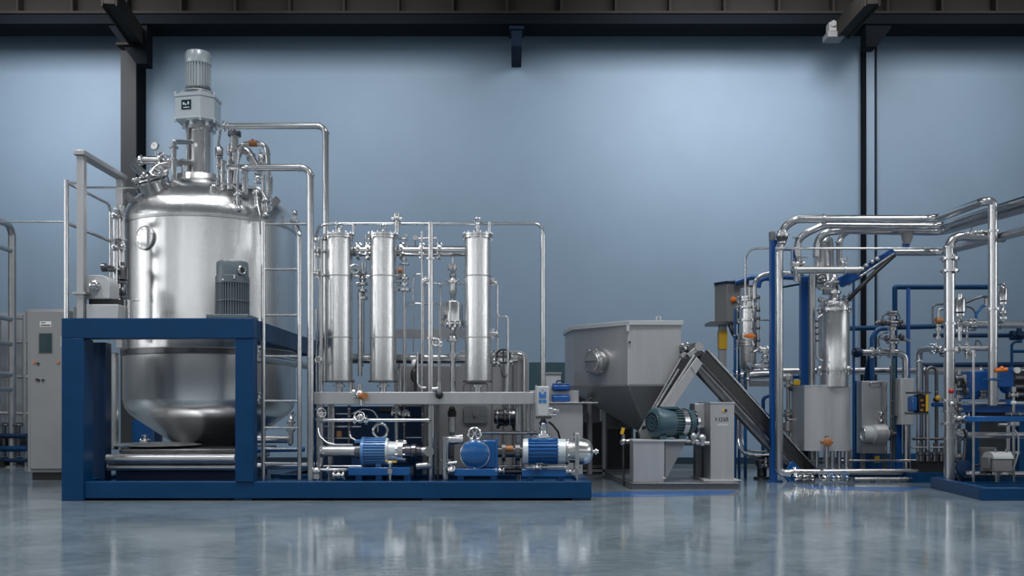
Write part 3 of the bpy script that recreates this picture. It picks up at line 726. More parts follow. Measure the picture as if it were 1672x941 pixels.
pipe('slender upright behind the right column up to the header', [P(799,600,13.25),P(799,362,13.25)], U(2.4,13.25), clamps=[(P(799,451,13.25),ZA)])

# valve trees between the columns
def tree(label, x, D, y0, y1, r, rings):
    t = Thing('valve_tree', label, 'valve')
    t.p('stem','pipe_steel').cyl(P(x,y0,D), P(x,y1,D), U(r,D))
    for y, rr, h in rings:
        if rr > 0: t.p('flange','pipe_steel').flange(P(x,y,D), ZA, U(rr,D), U(h,D), 6)
        else: t.p('globe','pipe_steel').sph(P(x,y,D), U(-rr,D), 16)
    return t
t = tree('cluster of flanged valves between left and middle columns', 592, 13.2, 580, 430, 2.6, [(446,8,3),(456,-6,0),(464,9,3),(475,8,3),(481,-5,0),(487,9,3)])
t.p('handwheel','dull_steel').ring(P(579,440,13.0), V((.4,-1,0)), U(7,13), .016); t.p('handwheel_stem','dull_steel').cyl(P(579,440,13.0), P(592,448,13.2), .02)
t.p('branch','pipe_steel').cyl(P(578,452,13.2), P(606,452,13.2), U(3,13.2)); t.p('branch','pipe_steel').cyl(P(582,464,13.2), P(592,464,13.2), U(4,13.2)); t.done()
pipe('upright pipe with side clamp below the cluster between left and middle columns', [P(588,615,13.15),P(588,478,13.15)], U(3.6,13.15), clamps=[(P(588,480,13.15),ZA),(P(588,577,13.15),ZA)])
pipe('slender tube hanging from the manifold left of the middle column', [P(597,440,13.3),P(597,384,13.3)], U(1.7,13.3), clamps=[(P(597,389,13.3),ZA)])
pipe('slender tube in the gap right of the left column', [P(594,580,13.4),P(594,487,13.4)], U(1.4,13.4))
t = tree('dark valve tree with orange knob right of the middle column', 660, 13.2, 640, 420, 1.9, [(424,5,3),(432,9,1.2),(452,-5,0),(455,8,3),(464,8,2.4),(474,11,3)])
t.p('orange_knob','brown_orange',label='orange brown knob').cyl(P(650,442,13.1), P(657,442,13.1), .04); t.p('branch','dull_steel').cyl(P(646,452,13.2), P(662,452,13.2), .04)
t.p('branch','dull_steel').cyl(P(648,464,13.2), P(662,464,13.2), .03); t.done()
pipe('thin bent tube rising between middle column and tall post', [P(662,640,13.45),P(662,500,13.45),P(668,496,13.45),P(718,496,13.45),P(718,640,13.45)], U(1.7,13.45), bend=.06)
pipe('thin bent tube hung under the manifold, left of the tall post', [P(675,490,13.4),P(675,448,13.4),P(692,448,13.4)], U(1.6,13.4), bend=.06)
pipe('long thin upright tube left of the tall post', [P(689,640,13.1),P(689,378,13.1)], U(1.9,13.1), clamps=[(P(689,380,13.1),ZA),(P(689,392,13.1),ZA),(P(689,580,13.1),ZA)])
pipe('thin tube bridging the tall post to the barrel valve', [P(692,590,13.35),P(692,463,13.35),P(720,463,13.35),P(720,560,13.35)], U(1.6,13.35), bend=.06)
pipe('thin level tube from the bridge tube into the right column', [P(720,463,13.35),P(760,463,13.35)], U(1.6,13.35))
pipe('slender tube in front of the grey crossbar', [P(675,575,13.5),P(675,498,13.5)], U(1.0,13.5))
pipe('thin upright tube dropping from the lower flange of tall post', [P(716,640,13.1),P(716,556,13.1)], U(1.6,13.1), clamps=[(P(716,625,13.1),ZA)])
pipe('short level tube with knobs above the manifold left of tall post', [P(677,390,13.25),P(713,390,13.25)], U(2.0,13.25), clamps=[(P(680,390,13.25),XA),(P(711,390,13.25),XA),(P(696,390,13.25),XA)])
pipe('short level tube with capped end by the middle column top', [P(648,390,13.3),P(664,390,13.3),P(664,402,13.3)], U(1.8,13.3), clamps=[(P(663,390,13.3),XA)], bend=.03)
gauge('small gauge standing on the manifold left of the tall post', P(678,388,13.2), U(5,13.2), -YA, P(678,402,13.25))
gauge('tiny gauge high beside the tall post', P(699,372,13.05), U(3.4,13.05), V((-.5,-1,0)), P(702,376,13.0))
gauge('tiny round gauge above the manifold by the middle column', P(663,384,13.25), U(3.4,13.2), -YA, P(663,390,13.3))
wheel_valve('small wheel valve on the tall post below its lower flange', P(713,562,13.0), XA, .065, V((0,-1,.2)))
wheel_valve('tiny wheel valve on the tall post above the bridge tube', P(696,459,12.95), XA, .045, V((0,-1,.3)))
# barrel control valve
t = Thing('control_valve', 'tall control valve with ribbed steel barrel left of the right column', 'valve')
D = 13.15; c = PF(739.5,D,0); z = lambda y: P(0,y,D).z
def la(name, prof, mat='pipe_steel', seg=28, sub=None):
    b = t.p(name, mat, sub); b.lathe(c, ZA, [(z(y), U(r,D)) for y, r in prof], seg); return b
la('top_stem', [(432,2),(420,2)])
la('top_flange', [(441,5),(440,9),(434,9.5),(433,7),(431,4)]).bolts(c+ZA*z(437), ZA, U(8.4,D), 8, .012, .08)
la('neck', [(456,3.5),(450,6),(444,4),(441,4)])
la('middle_flange', [(463,5),(462,10.5),(458.5,10.5),(458,8),(455,6)]).bolts(c+ZA*z(460.5), ZA, U(9.3,D), 8, .012, .07)
la('yoke', [(492,4),(486,4),(476,6.5),(470,6),(463,6)])
la('barrel', [(527,13),(526,14.3),(496,14.3),(493,13),(491,8)], 'brushed_steel')
for a in range(6):
    q = c+V((math.cos(a*1.047+.3)*U(14.2,D), math.sin(a*1.047+.3)*U(14.2,D), 0)); t.p('rib','pipe_steel').cyl(q+ZA*z(526), q+ZA*z(495), .018, seg=8)
la('barrel_flange', [(532,15),(531,19),(528,19),(527,15)]).bolts(c+ZA*z(530), ZA, U(17,D), 12, .014, .1)
la('lower_neck', [(546,5),(540,4),(535,7),(532,12)])
la('globe', [(556,5),(552,9),(547,6),(544,4)])
la('globe_flange', [(557.5,5),(557,10),(554,10),(553,7)]).bolts(c+ZA*z(555.5), ZA, U(8.8,D), 8, .012, .06)
la('spool', [(580,4.4),(558,4.4)])
la('lower_flange', [(583,5),(582.5,9.5),(579,9.5),(578,5)]).bolts(c+ZA*z(581), ZA, U(8.3,D), 8, .012, .07)
la('lower_pipe', [(641,5.2),(600,5.2),(599,4.2),(583,4.2)])
t.p('side_tube','dull_steel').tube([c+V((-U(13,D),-.02,z(500))), c+V((-U(16,D),-.03,z(503))), c+V((-U(16,D),-.03,z(520))), c+V((-U(11,D),-.05,z(524)))], .014, .03)
t.p('positioner','dark_steel').box(P(724,514,D-.1), P(733,520,D-.1)+V((0,.1,0)))
t.done()
# right of the right column
pipe('thin tube stepping down right of the right column', [P(800,460,13.2),P(812,462,13.2),P(812,517,13.2),P(829,517,13.2),P(829,598,13.2)], U(1.8,13.2), bend=.04)
pipe('long thin tube down right of the right column', [P(812,600,13.3),P(812,517,13.3)], U(1.6,13.3))
wheel_valve('small valve stuck on the right side of right column, lower', P(803,545,13.1), ZA, .06, V((1,-.3,0)))
wheel_valve('small valve stuck on the right side of right column, upper', P(803,461,13.1), ZA, .05, V((.6,-.8,0)))
wheel_valve('dark valve on the pipe end right of the right column', P(822,586,13.45), XA, .12, V((0,-1,.15)), hmat='black_rubber')
ball_valve('steel valve with stem close right of the right column foot', P(806,590,13.3), XA, .08)
pipe('upright steel pipe under the dark valve at the right', [PF(827,13.3,zb1),P(827,596,13.3)], U(4,13.3), clamps=[(P(827,600,13.3),ZA),(P(827,628,13.3),ZA)])
pipe('black looped hose below the dark valve', [P(818,600,13.2),P(819,612,13.15),P(824,618,13.2),P(828,612,13.25)], U(.9,13.2), mat='black_rubber', name='rubber_hose', cat='hose', bend=.08)
# odds and ends on the beam
t = Thing('beam_valve', 'valve with rust coloured handle on the front of the grey beam', 'valve')
D = 12.68; q = P(587,645,D); t.p('body','pipe_steel').sph(q, .07); t.p('bonnet','pipe_steel').cyl(q, q+ZA*.14, .035); t.p('side_flange','pipe_steel').disc(q+V((-.07,0,.02)), XA, .06, .04)
t.p('handle','brown_orange',label='rust coloured handle').cyl(P(589,647,D-.03), P(596,647,D-.1), .05); t.p('drain','pipe_steel').cyl(q, P(589,662,D), .02); t.done()
t = Thing('beam_valve', 'small dark valve on the grey beam beside the tall post', 'valve')
q = P(717,645,D); t.p('body','black_rubber').sph(q, .055); t.p('stem','pipe_steel').cyl(q, q+ZA*.16, .03); t.p('branch','pipe_steel').cyl(q+ZA*.08, P(706,636,D), .03); t.done()
pipe('white bent tube over the grey beam right of middle column', [P(683,575,13.0),P(682,585,13.0),P(682,628,12.95),P(688,633,12.95),P(696,633,12.95)], U(1.5,13.0), bend=.06)
t = Thing('hanging_hose', 'black hose and glass fitting hanging left of the tall post', 'hose')
t.p('hose','black_rubber').tube([P(687,580,13.3),P(681,590,13.2),P(679,610,13.2),P(678,639,13.2)], .022, .15); t.p('fitting','black_rubber').sph(P(677,613,13.2), .06, 14, (1,1,1.8)); t.p('glass_bulb','white_face').sph(P(677,594,13.25), .045, 12, (1,1,1.4)); t.done()
pipe('bent bracket tube under the right column', [P(757,640,13.0),P(757,629,13.0),P(762,626.5,13.0),P(796,626.5,13.0),P(796,640,13.0)], U(1.2,13.0), mat='dark_steel', bend=.04)
pipe('short drain pipe under the left column beside its nozzle', [P(572,641,13.0),P(572,621,13.0)], U(2.8,13.0), clamps=[(P(572,624,13.0),ZA)])
pipe('short drain pipe close right of the drain under left column', [P(577,641,13.1),P(577,620,13.1)], U(2,13.1), clamps=[(P(577,634,13.1),ZA)])
# things left of the left column
for k, (y, l) in enumerate(((411,'small valve left of the left column, top'),(448,'small valve left of the left column, second from top'))):
    wheel_valve(l, P(517,y,12.9), ZA, .055, V((-1,-.5,0)))
for k, (x,y0,y1) in enumerate(((513,640,505),(518,640,560))):
    pipe(('thin tube at far left of the column rack behind the ladder pipe','short thin tube at far left of the column rack')[k], [P(x+4,y0,13.2),P(x+4,y1,13.2)], U(1.6,13.2), clamps=[(P(x+4,y,13.2),ZA) for y in range(y1+8,y0,22)])
wheel_valve('valve with bent tube at the left end of the beam', P(521,590,12.9), XA, .05, V((0,-1,.3)))

# ------------------------------------------------------------------ lower pipe work under the beam
D = 12.75
pipe('level steel pipe under the beam ending at the tall post', [P(522,686.5,D),P(701,686.5,D)], U(2.9,D), flanges=[(P(530,686.5,D),XA)], clamps=[(P(560,686.5,D),XA),(P(659,686.5,D),XA),(P(697,686.5,D),XA)])
wheel_valve('bright round valve in the middle of the level pipe under the beam', P(589,686.5,D), XA, .085, V((0,-.9,.4)))
wheel_valve('bright valve at the left end of the level pipe under the beam', P(521,677,D), ZA, .075, V((.5,-.9,.2)))
pipe('upper thin level tube in the lattice under the beam', [P(540,676,13.0),P(575,676,13.0),P(592,668,13.0),P(610,670,13.0),P(617,684,13.0),P(617,706,13.0)], U(1.6,13), bend=.14)
pipe('third thin level tube in the lattice under the beam', [P(525,697,13.0),P(590,697,13.0)], U(1.8,13), clamps=[(P(556,697,13.0),XA)])
pipe('lowest thin level tube in the lattice under the beam', [P(530,716,13.0),P(578,716,13.0)], U(1.5,13))
for k, (x, y0, y1, m) in enumerate(((544,735,662,'dull_steel'),(570,728,662,'dark_steel'))):
    pipe(('left upright tube of the lattice under the beam','right dark upright tube of the lattice under the beam')[k], [P(x,y0,12.9),P(x,y1,12.9)], U(2.4,12.9), mat=m, clamps=[(P(x,y,12.9),ZA) for y in (668,680,697,716)])
pipe('curving steel tube from the lattice down to the first pump', [P(519,700,12.7),P(521,712,12.65),P(534,724,12.6),P(548,727,12.6),P(576,727,12.65)], U(2.0,12.7), bend=.15)
pipe('crooked tube dropping from the lattice into the first pump', [P(571,706,12.85),P(573,715,12.8),P(582,720,12.75),P(590,720,12.75)], U(2.0,12.8), bend=.08)
single('wooden_knob','small orange brown knob in the lattice under the beam','knob','brown_orange', lambda b: (b.cyl(P(554,704,12.85),P(554,714,12.85),.035), b.cyl(P(550,709,12.85),P(558,709,12.85),.03)))
for k,(x,y0,y1,r,m) in enumerate(((647,735,662,3.2,'pipe_steel'),(660,720,662,1.8,'dark_steel'),(690,722,662,1.8,'dark_steel'))):
    pipe(('steel upright tube behind the first pump coupling','dark upright tube right of the steel upright behind first pump','dark upright tube close left of the tall post under the beam')[k], [P(x,y0,13.0),P(x,y1,13.0)], U(r,13), mat=m, clamps=[(P(x,676,13.0),ZA),(P(x,694,13.0),ZA)])
wheel_valve('small valve cluster under the beam left of dark uprights', P(647,674,12.9), XA, .06, V((0,-.9,.5)))
wheel_valve('small valve under the beam at dark upright tube', P(663,677,12.9), XA, .05, V((0,-.9,.3)))
pipe('thin level tube behind the first pump to the right', [P(660,715,13.05),P(690,715,13.05)], U(1.3,13.05))
# dark backing: low instrument board behind the pumps
t = Thing('blue_back_panel', 'dark blue sheet panel standing behind the pump lattice', 'panel')
t.p('panel','deep_blue').box(PF(516,13.95,.0), P(690,664,14.0)); t.p('slot','black_rubber').box(P(618,664,13.93), P(655,672,13.95)); t.done()

# ------------------------------------------------------------------ the three pumps
def plinth(t, x0, x1, y0, y1, D, dep, feet, mat):
    bb = t.p('base_frame', mat, bev=.006); bb.box((P(x0,0,D).x,D,P(0,y1,D).z),(P(x1,0,D).x,D+dep,P(0,y0,D).z))
    for x in feet:
        t.p('foot', mat).box((P(x-5,0,D).x,D+.03,.19),(P(x+5,0,D).x,D+dep-.03,P(0,y1,D).z))
D = 12.8; yc = 737
t = Thing('pump', 'light blue finned pump motor with lifting ring, nearest the ladder', 'pump', 'pumps on the skid')
ax = lambda x, y=yc, d=0: P(x,y,D)+V((0,d,0))
t.p('motor_body','pump_blue').fins(ax(595), ax(631), U(20,D), U(23,D), 30)
t.p('end_bell','pump_blue').lathe(ax(590), XA, [(0,U(17,D)),(.01,U(23,D)),(.05,U(24,D)),(.055,U(20,D))], 40)
t.p('drive_bell','silver_paint').lathe(ax(631), XA, [(0,U(22,D)),(.03,U(21,D)),(.035,U(16,D)),(U(20,D),U(15.5,D))], 40)
t.p('coupling_flange','dull_steel').flange(ax(655), XA, U(19,D), U(8,D), 10)
t.p('shaft_housing','dark_steel').lathe(ax(659), XA, [(0,U(11,D)),(.1,U(10,D)),(.11,U(12,D)),(.17,U(12,D)),(.18,U(9,D)),(.25,U(8,D))], 28)
t.p('pump_outlet','dull_steel').cyl(ax(683), ax(700), U(7.5,D)); 
of = t.p('outlet_flange','pipe_steel'); of.disc(ax(702,737,-.09), YA, U(8,D), .05, 24); of.bolts(ax(702,737,-.1), YA, U(6.5,D), 8, .014, .08)
t.p('suction_reducer','dark_steel').cyl(ax(580), ax(591), U(11,D), U(13,D), 28)
t.p('suction_pipe','dull_steel').cyl(ax(524), ax(582), U(8.6,D), seg=28)
t.p('suction_flange','pipe_steel').flange(ax(526), XA, U(11,D), .03, 8)
t.p('lifting_ring','pipe_steel').ring(ax(621,704), V((.25,-1,0)), U(11.5,D), .022, 32)
t.p('terminal_cover','pump_blue',bev=.01).box(ax(580,718,-.08), ax(602,724,.08))
t.p('motor_foot','pump_blue').box((P(615,0,D).x,D-.1,P(0,765,D).z),(P(624,0,D).x,D+.1,P(0,757,D).z))
plinth(t, 568, 669, 764, 777, D-.2, .5, (585,618,664), 'machine_blue')
t.p('backing_box','bright_blue').box((P(570,0,D).x,D+.2,P(0,764,D).z),(P(592,0,D).x,D+.3,P(0,748,D).z))
t.done()
t = Thing('drain_valve', 'small drain valve with yellow handle in front of the first pump', 'valve')
q = P(637,757,12.5); t.p('stem','pipe_steel').cyl(PF(637,12.5,.19), q, .02); t.p('body','pipe_steel').sph(q, .04); t.p('handle','yellow_paint',label='yellow lever').obox(q+V((-.06,0,.03)), q+V((.09,-.02,.02)), .035, .02); t.p('collar','dull_steel').disc(P(637,770,12.5), ZA, .04, .05); t.done()
pipe('low steel pipe with flange left of the first pump base', [P(518,768,12.6),P(566,768,12.6)], U(3.4,12.6), flanges=[(P(536,768,12.6),XA)])
pipe('thin steel pipe lying along the first pump base', [P(528,762,12.75),P(592,762,12.75)], U(2,12.75))
ball_valve('low valve on the deck left of the first pump base', P(553,777,12.55), XA, .075)
pipe('low dark pipe right of the first pump base', [P(680,762,12.8),P(704,760,12.8)], U(6,12.8), mat='dull_steel')
single('deck_bracket','steel bracket on the deck at the rack foot left of first pump','bracket','dull_steel', lambda b: (b.cyl(P(517,782,12.5),P(517,770,12.5),.05), b.sph(P(517,770,12.5),.06)))

D = 12.62
t = Thing('pump', 'round faced blue pump with handwheel in the middle of the skid', 'pump', 'pumps on the skid')
ax = lambda x, y=740, d=0: P(x,y,D)+V((0,d,0))
c = ax(776,741)
dr = t.p('drum','machine_blue'); dr.lathe(c+V((0,.12,0)), -YA, [(-.25,U(20,D)),(0,U(22,D)),(.17,U(22,D)),(.2,U(24,D)),(.235,U(24,D)),(.255,U(22,D)),(.285,U(12,D)),(.29,0)], 48)
t.p('cover_ring','pipe_steel',dr).ring(c+V((0,-.115,0)), YA, U(23.2,D), .012, 40)
cb = t.p('cover_bolt','pipe_steel',dr); cb.sph(c+V((0,-.12,-U(23,D))), .02, 8)
t.p('gear_case','machine_blue',bev=.015).box((P(786,0,D).x,D-.06,P(0,764,D).z),(P(812,0,D).x,D+.3,P(0,719,D).z))
t.p('case_flange','machine_blue',bev=.004).box((P(809.5,0,D).x,D-.08,P(0,764,D).z),(P(813,0,D).x,D+.32,P(0,716,D).z))
h = t.p('handwheel','pipe_steel'); hc = ax(775,709,-.03); hx = V((.1,-1,.25)); h.ring(hc, hx, U(10,D), .017, 28)
u, w, _ = basis(hx)
for d in (u, (u+w*1.7).normalized(), (u-w*1.7).normalized()): h.cyl(hc-d*U(10,D), hc+d*U(10,D), .01, seg=8)
h.cyl(hc, hc-hx.normalized()*.12, .02)
t.p('foot_block','machine_blue').box((P(768,0,D).x,D-.05,P(0,767,D).z),(P(800,0,D).x,D+.25,P(0,759,D).z))
plinth(t, 742, 813, 766, 778, D-.16, .5, (752,806), 'machine_blue')
t.done()
pipe('steel suction elbow curving into the round faced pump', [PF(728,12.6,.24),P(728,722,12.6),P(734,718,12.6),P(756,719,12.6)], U(6,12.6), flanges=[(P(728,752,12.6),ZA)], clamps=[(P(728,716,12.6),ZA)], bend=.06)
pipe('fat steel pipe from elbow into the round faced pump', [P(735,719,12.7),P(756,716,12.7)], U(8,12.7))
pipe('short upright pipe beside the suction elbow', [P(726,778,12.5),P(726,713,12.5)], U(3.6,12.5), clamps=[(P(726,715,12.5),ZA),(P(726,735,12.5),ZA),(P(726,766,12.5),ZA)])
pipe('small level pipe under the suction elbow', [P(726,758,12.55),P(746,756,12.55)], U(3.2,12.55), clamps=[(P(736,757,12.55),XA)])
wheel_valve('small wheel valve by the foot of the round faced pump', P(738,770,12.5), XA, .05, V((0,-.8,.5)))
pipe('dark upright tube right of the tall post foot', [PF(715,12.9,.19),P(715,662,12.9)], U(2,12.9), mat='dark_steel', clamps=[(P(715,730,12.9),ZA),(P(715,765,12.9),ZA)])
t = Thing('drive_coupling', 'dark shaft coupling between the middle and right pumps', 'coupling')
D = 12.7
t.p('shaft','dark_steel').lathe(P(813,738,D), XA, [(0,U(9,D)),(.05,U(9,D)),(.055,U(16,D)),(.1,U(16,D)),(.105,U(9,D)),(.23,U(9,D)),(.235,U(15,D)),(.3,U(15,D)),(.305,U(10,D)),(.33,U(10,D))], 28)
t.p('bronze_sleeve','brown_orange',label='bronze coloured sleeve').cyl(P(822,733,D-.06), P(838,733,D-.06), U(5,D)); t.done()
pipe('dark low pipe between the middle and right pump bases', [P(814,770,12.8),P(852,770,12.8)], U(5,12.8), mat='dark_steel')
pipe('thin steel pipe above the dark low pipe between pumps', [P(814,761,12.75),P(852,761,12.75)], U(1.6,12.75))
ball_valve('small fitting at the right edge of the middle pump base', P(816,769,12.5), XA, .06)
D = 12.62
t = Thing('pump', 'blue and silver finned pump motor with domed steel end, right end of skid', 'pump', 'pumps on the skid')
ax = lambda x, y=737.5, d=0: P(x,y,D)+V((0,d,0))
t.p('motor_body','machine_blue').fins(ax(862), ax(911), U(19.5,D), U(21.5,D), 22)
t.p('terminal_box','machine_blue',bev=.012).box(ax(868,716,-.05), ax(905,722,.12))
t.p('rear_bell','silver_paint').lathe(ax(853), XA, [(0,U(15,D)),(.01,U(20.5,D)),(U(9,D),U(21.5,D)),(U(10,D),U(19,D))], 40)
t.p('front_bell','silver_paint').lathe(ax(910), XA, [(0,U(21,D)),(U(13,D),U(20.5,D)),(U(14,D),U(17,D))], 40)
t.p('ring_flange','dull_steel').flange(ax(925.5), XA, U(22,D), U(3,D), 10)
t.p('adapter','dull_steel').cyl(ax(926), ax(938), U(18,D), U(19,D), 36)
t.p('end_plate','dull_steel',bev=.005).box((P(937.5,0,D).x,D-.2,P(0,766,D).z),(P(944,0,D).x,D+.2,P(0,707,D).z))
for y in (712,762): t.p('plate_bolt','pipe_steel').cyl(ax(935,y,-.15), ax(947,y,-.15), .014, seg=8)
t.p('plate_leg','pipe_steel').cyl((P(941,0,D).x,D-.13,.19), (P(941,0,D).x,D-.13,P(0,764,D).z), U(2.2,D))
t.p('leg_foot','pipe_steel').disc((P(941,0,D).x,D-.13,.2), ZA, .06, .025)
rr = U(21.5,D)
t.p('domed_end','brushed_steel').lathe(ax(943.5), XA, [(0,rr)]+[(U(7,D)+U(18,D)*math.sin(a), rr*math.cos(a)**.8) for a in [math.pi/2*i/10 for i in range(0,10)]]+[(U(25,D),0)], 48)
nz = t.p('nozzle','pipe_steel'); nz.cyl(ax(968), ax(972), U(2.4,D)); nz.disc(ax(973), XA, U(5.5,D), U(2.5,D)); nz.cyl(ax(974), ax(977), U(3,D))
t.p('motor_foot','slate_paint').box(ax(880,757,-.1), ax(894,767,.1))
plinth(t, 852, 925, 767, 779, D-.16, .46, (866,916), 'machine_blue')
t.done()
pipe('thin steel rod lying on the right pump base', [P(860,764,12.45),P(925,763,12.45)], U(1.3,12.45))
ball_valve('small valve lying on the right pump base front', P(877,764,12.42), XA, .05)
ball_valve('small valve under the end plate of the right pump', P(931,771,12.5), XA, .06)
# actuator on the right pump
t = Thing('valve_actuator', 'grey box actuator with blue printed mark above the right pump', 'actuator')
D = 12.66
t.p('case','light_grey_paint',bev=.014).box((P(876.5,0,D).x,D-.1,P(0,680,D).z),(P(896,0,D).x,D+.14,P(0,631,D).z))
t.p('case_edge','sheet_steel',bev=.004).box((P(874,0,D).x,D-.08,P(0,680,D).z),(P(877,0,D).x,D+.14,P(0,630,D).z))
mk = t.p('printed_mark','blue_mark',label='blue printed mark'); D2 = D-.104
mk.lathe(P(885.5,647,D2), -YA, [(0,U(3.6,D)),(.003,U(3.6,D))], 24); mk.box(P(880,640,D2), P(883,650,D2-.003)); mk.box(P(888.5,640,D2), P(891.5,650,D2-.003))
mk.box(P(879.5,653,D2), P(885,657.5,D2-.003)); mk.box(P(886.5,653,D2), P(892,657.5,D2-.003)); mk.lathe(P(886,637,D2), -YA, [(0,U(1,D)),(.003,U(1,D))], 12)
t.p('side_port','pipe_steel').lathe(P(896,671,D), XA, [(0,U(7,D)),(.05,U(7,D)),(.055,U(4,D)),(.10,U(4,D)),(.105,U(3,D)),(.14,U(3,D))], 24)
t.p('side_port','pipe_steel').cyl(P(896,678,D-.05), P(909,678,D-.05), U(1.6,D))
t.p('under_plate','dark_steel').box((P(875,0,D).x,D-.08,P(0,684,D).z),(P(900,0,D).x,D+.12,P(0,680,D).z))
st = t.p('stem','pipe_steel'); st.lathe(PF(887,D,0), ZA, [(P(0,y,D).z, U(r,D)) for y, r in ((716,11),(712,11.5),(709,11),(708,6),(703,5),(700,7),(698,7),(697,4),(693,6),(691,8),(689,5),(684,3.2))], 24)
t.p('seat_flange','silver_paint').flange(P(887,713,D), ZA, U(12,D), U(3,D), 8)
t.p('signal_cable','black_rubber').tube([P(897,690,D),P(903,695,D+.1),P(911,705,D+.15),P(914,716,D+.2)], .014, .1)
t.done()
# pipe rod and parts behind the middle pump
pipe('level steel rod valve line behind the middle pump handwheel', [P(786,707,12.95),P(880,707,12.95)], U(3,12.95), clamps=[(P(812,707,12.95),XA),(P(840,707,12.95),XA)], flanges=[(P(868,707,12.95),XA)])
for k, x in enumerate((862,870)):
    pipe(('left of twin slim upright pipes by the right pump','right of twin slim upright pipes by the right pump')[k], [PF(x,13.2,zb0),P(x,706,13.2)] if 0 else [P(x,706,13.2),PF(x,13.2,zb0)], U((3.2,2)[k],13.2))
t = Thing('dark_motor', 'dark cylindrical metal motor hanging under the beam behind the pumps', 'motor')
D = 13.6
t.p('barrel','dark_steel').lathe(P(806,681,D), XA, [(0,.07),(.01,.10),(.06,.11),(.14,.11),(.15,.14),(.19,.14),(.2,.11),(.36,.12),(.39,.1),(.4,0)], 28)
for x in (812,832,846): t.p('rib','pipe_steel').ring(P(x,681,D), XA, .125, .013, 24)
t.p('top_fitting','pipe_steel').cyl(P(829,670,D), P(829,660,D), .05); t.p('lower_tube','black_rubber').tube([P(812,700,D),P(815,693,D),P(838,692,D),P(842,706,D)], .025, .06); t.done()
t = Thing('drain_stack', 'upright dark capped cylinder left of the grey access hatch', 'valve')
D = 13.7; t.p('barrel','dull_steel').cyl(P(738,706,D), P(738,682,D), U(6,D)); t.p('cap','black_rubber').cyl(P(738,681,D), P(738,671,D), U(7,D)); t.p('knob','black_rubber').sph(P(738,669,D), .05)
t.p('lower_pipe','dark_steel').cyl(PF(738,D,.2), P(738,706,D), U(4,D)); t.done()
# grey process cabinet behind the skid
t = Thing('process_cabinet', 'wide grey cabinet with rounded corner standing behind the filter columns', 'cabinet')
D = 14.35
x0, x1, zt = P(643,0,D).x, P(863,0,D).x, P(0,573,D).z; rc = .16
poly = [V((x0,D,0)),V((x1,D,0))]+[V((x1-rc+rc*math.cos(a), D, zt-rc+rc*math.sin(a))) for a in [math.pi/2*i/6 for i in range(7)]]+[V((P(752,0,D).x,D,zt)),V((P(752,0,D).x,D,P(0,597,D).z)),V((x0,D,P(0,597,D).z))]
t.p('body','grey_paint',bev=.01).prism(poly,(0,.7,0))
t.p('edge_tube','pipe_steel').tube([PF(855,D-.05,0), P(855,580,D-.05), P(846,578,D-.05)], U(2.2,D), .06)
t.p('arch_rail','mid_grey_paint').tube([PF(840,D-.03,0), P(840,588,D-.03), P(833,583,D-.03),P(824,588,D-.03), PF(824,D-.03,0)], .02, .07)
for x in (768,803,690): t.p('panel_joint','mid_grey_paint').box(PF(x,D-.012,.1), P(x+1.5,600,D-.012)+V((0,.012,0)))
hx0, hx1, hz0, hz1 = P(757,0,D).x, P(797,0,D).x, P(0,692,D).z, P(0,662,D).z
rp = []
for cx, cz, a0 in ((hx1-.05,hz0+.05,-90),(hx1-.05,hz1-.05,0),(hx0+.05,hz1-.05,90),(hx0+.05,hz0+.05,180)):
    for i in range(5): a = math.radians(a0+22.5*i); rp.append(V((cx+.05*math.cos(a), D-.03, cz+.05*math.sin(a))))
ht = t.p('access_hatch','mid_grey_paint',bev=.006); ht.prism(rp,(0,.03,0))
hm = t.p('hatch_mark','grey_paint',ht); hm.tube([P(773.5,671,D-.034),P(773.5,678,D-.034),P(776,682,D-.034),P(778.5,678,D-.034),P(778.5,671,D-.034)], .010, 0); hm.cyl(P(776,673,D-.034),P(776,677,D-.034),.008)
t.p('hatch_seam','grey_paint',ht).box(P(757,677.6,D-.034), P(797,678.6,D-.03))
t.done()
pipe('tall steel pipe running up in front of the grey cabinet left part', [PF(652,14.2,0),P(652,588,14.2)], U(4,14.2))
# ------------------------------------------------------------------ low wall trunking, bin unit behind the skid
single('wall_trunking','dark teal box trunking low on the wall behind the right column','trunking','teal_paint',
       lambda b: b.box(P(864,592,19.6), P(924,640,19.6)+V((0,.3,0))))
t = Thing('wall_shelf_unit', 'pale grey box unit on the bin behind the blue lidded boxes', 'box')
D = 15.7; t.p('case','light_grey_paint',bev=.01).box(P(891,609,D), P(916,640,D)+V((0,.3,0))); t.p('cover','grey_paint').box(P(890,608,D-.02), P(917,611,D-.02)+V((0,.34,0))); t.done()
t = Thing('steel_bin', 'dark steel bin unit with sloping worktop between skid and hopper', 'bin')
D = 15.0
zt = P(0,657,D).z
x0, x1 = P(866,0,D).x, P(976,0,D).x
xr = P(1015,0,D).x
xr = P(952,0,D).x
t.p('body','sheet_steel',bev=.006).box((x0,D+.05,.06),(xr,D+1.0,zt-.02))
t.p('worktop','sheet_steel',bev=.004).prism([V((x0-.05,D-.05,zt-.02)),V((x1,D-.05,zt-.02)),V((P(948,0,D+.9).x,D+.9,zt-.02)),V((x0-.05,D+.9,zt-.02))],(0,0,.02))
t.p('back_board','sheet_steel',bev=.004).box((x0,D+.55,zt),(P(945,0,D+.55).x,D+.6,P(0,638,D+.55).z))
t.p('toe_box','black_rubber').box((x0,D+.1,0),(xr,D+1.0,.06))
t.done()
t = Thing('dark_frame_cabinet', 'dark framed cabinet with light corner posts standing behind the hopper cone', 'cabinet')
D = 17.35
t.p('body','dark_steel',bev=.006).box(PF(930,D+.04,.1), P(1034,650,D+.04)+V((0,.4,0)))
for xx in (986.5,): t.p('upright','light_grey_paint').box(PF(xx-2.5,D,0), P(xx+2.5,660,D)+V((0,.06,0)))
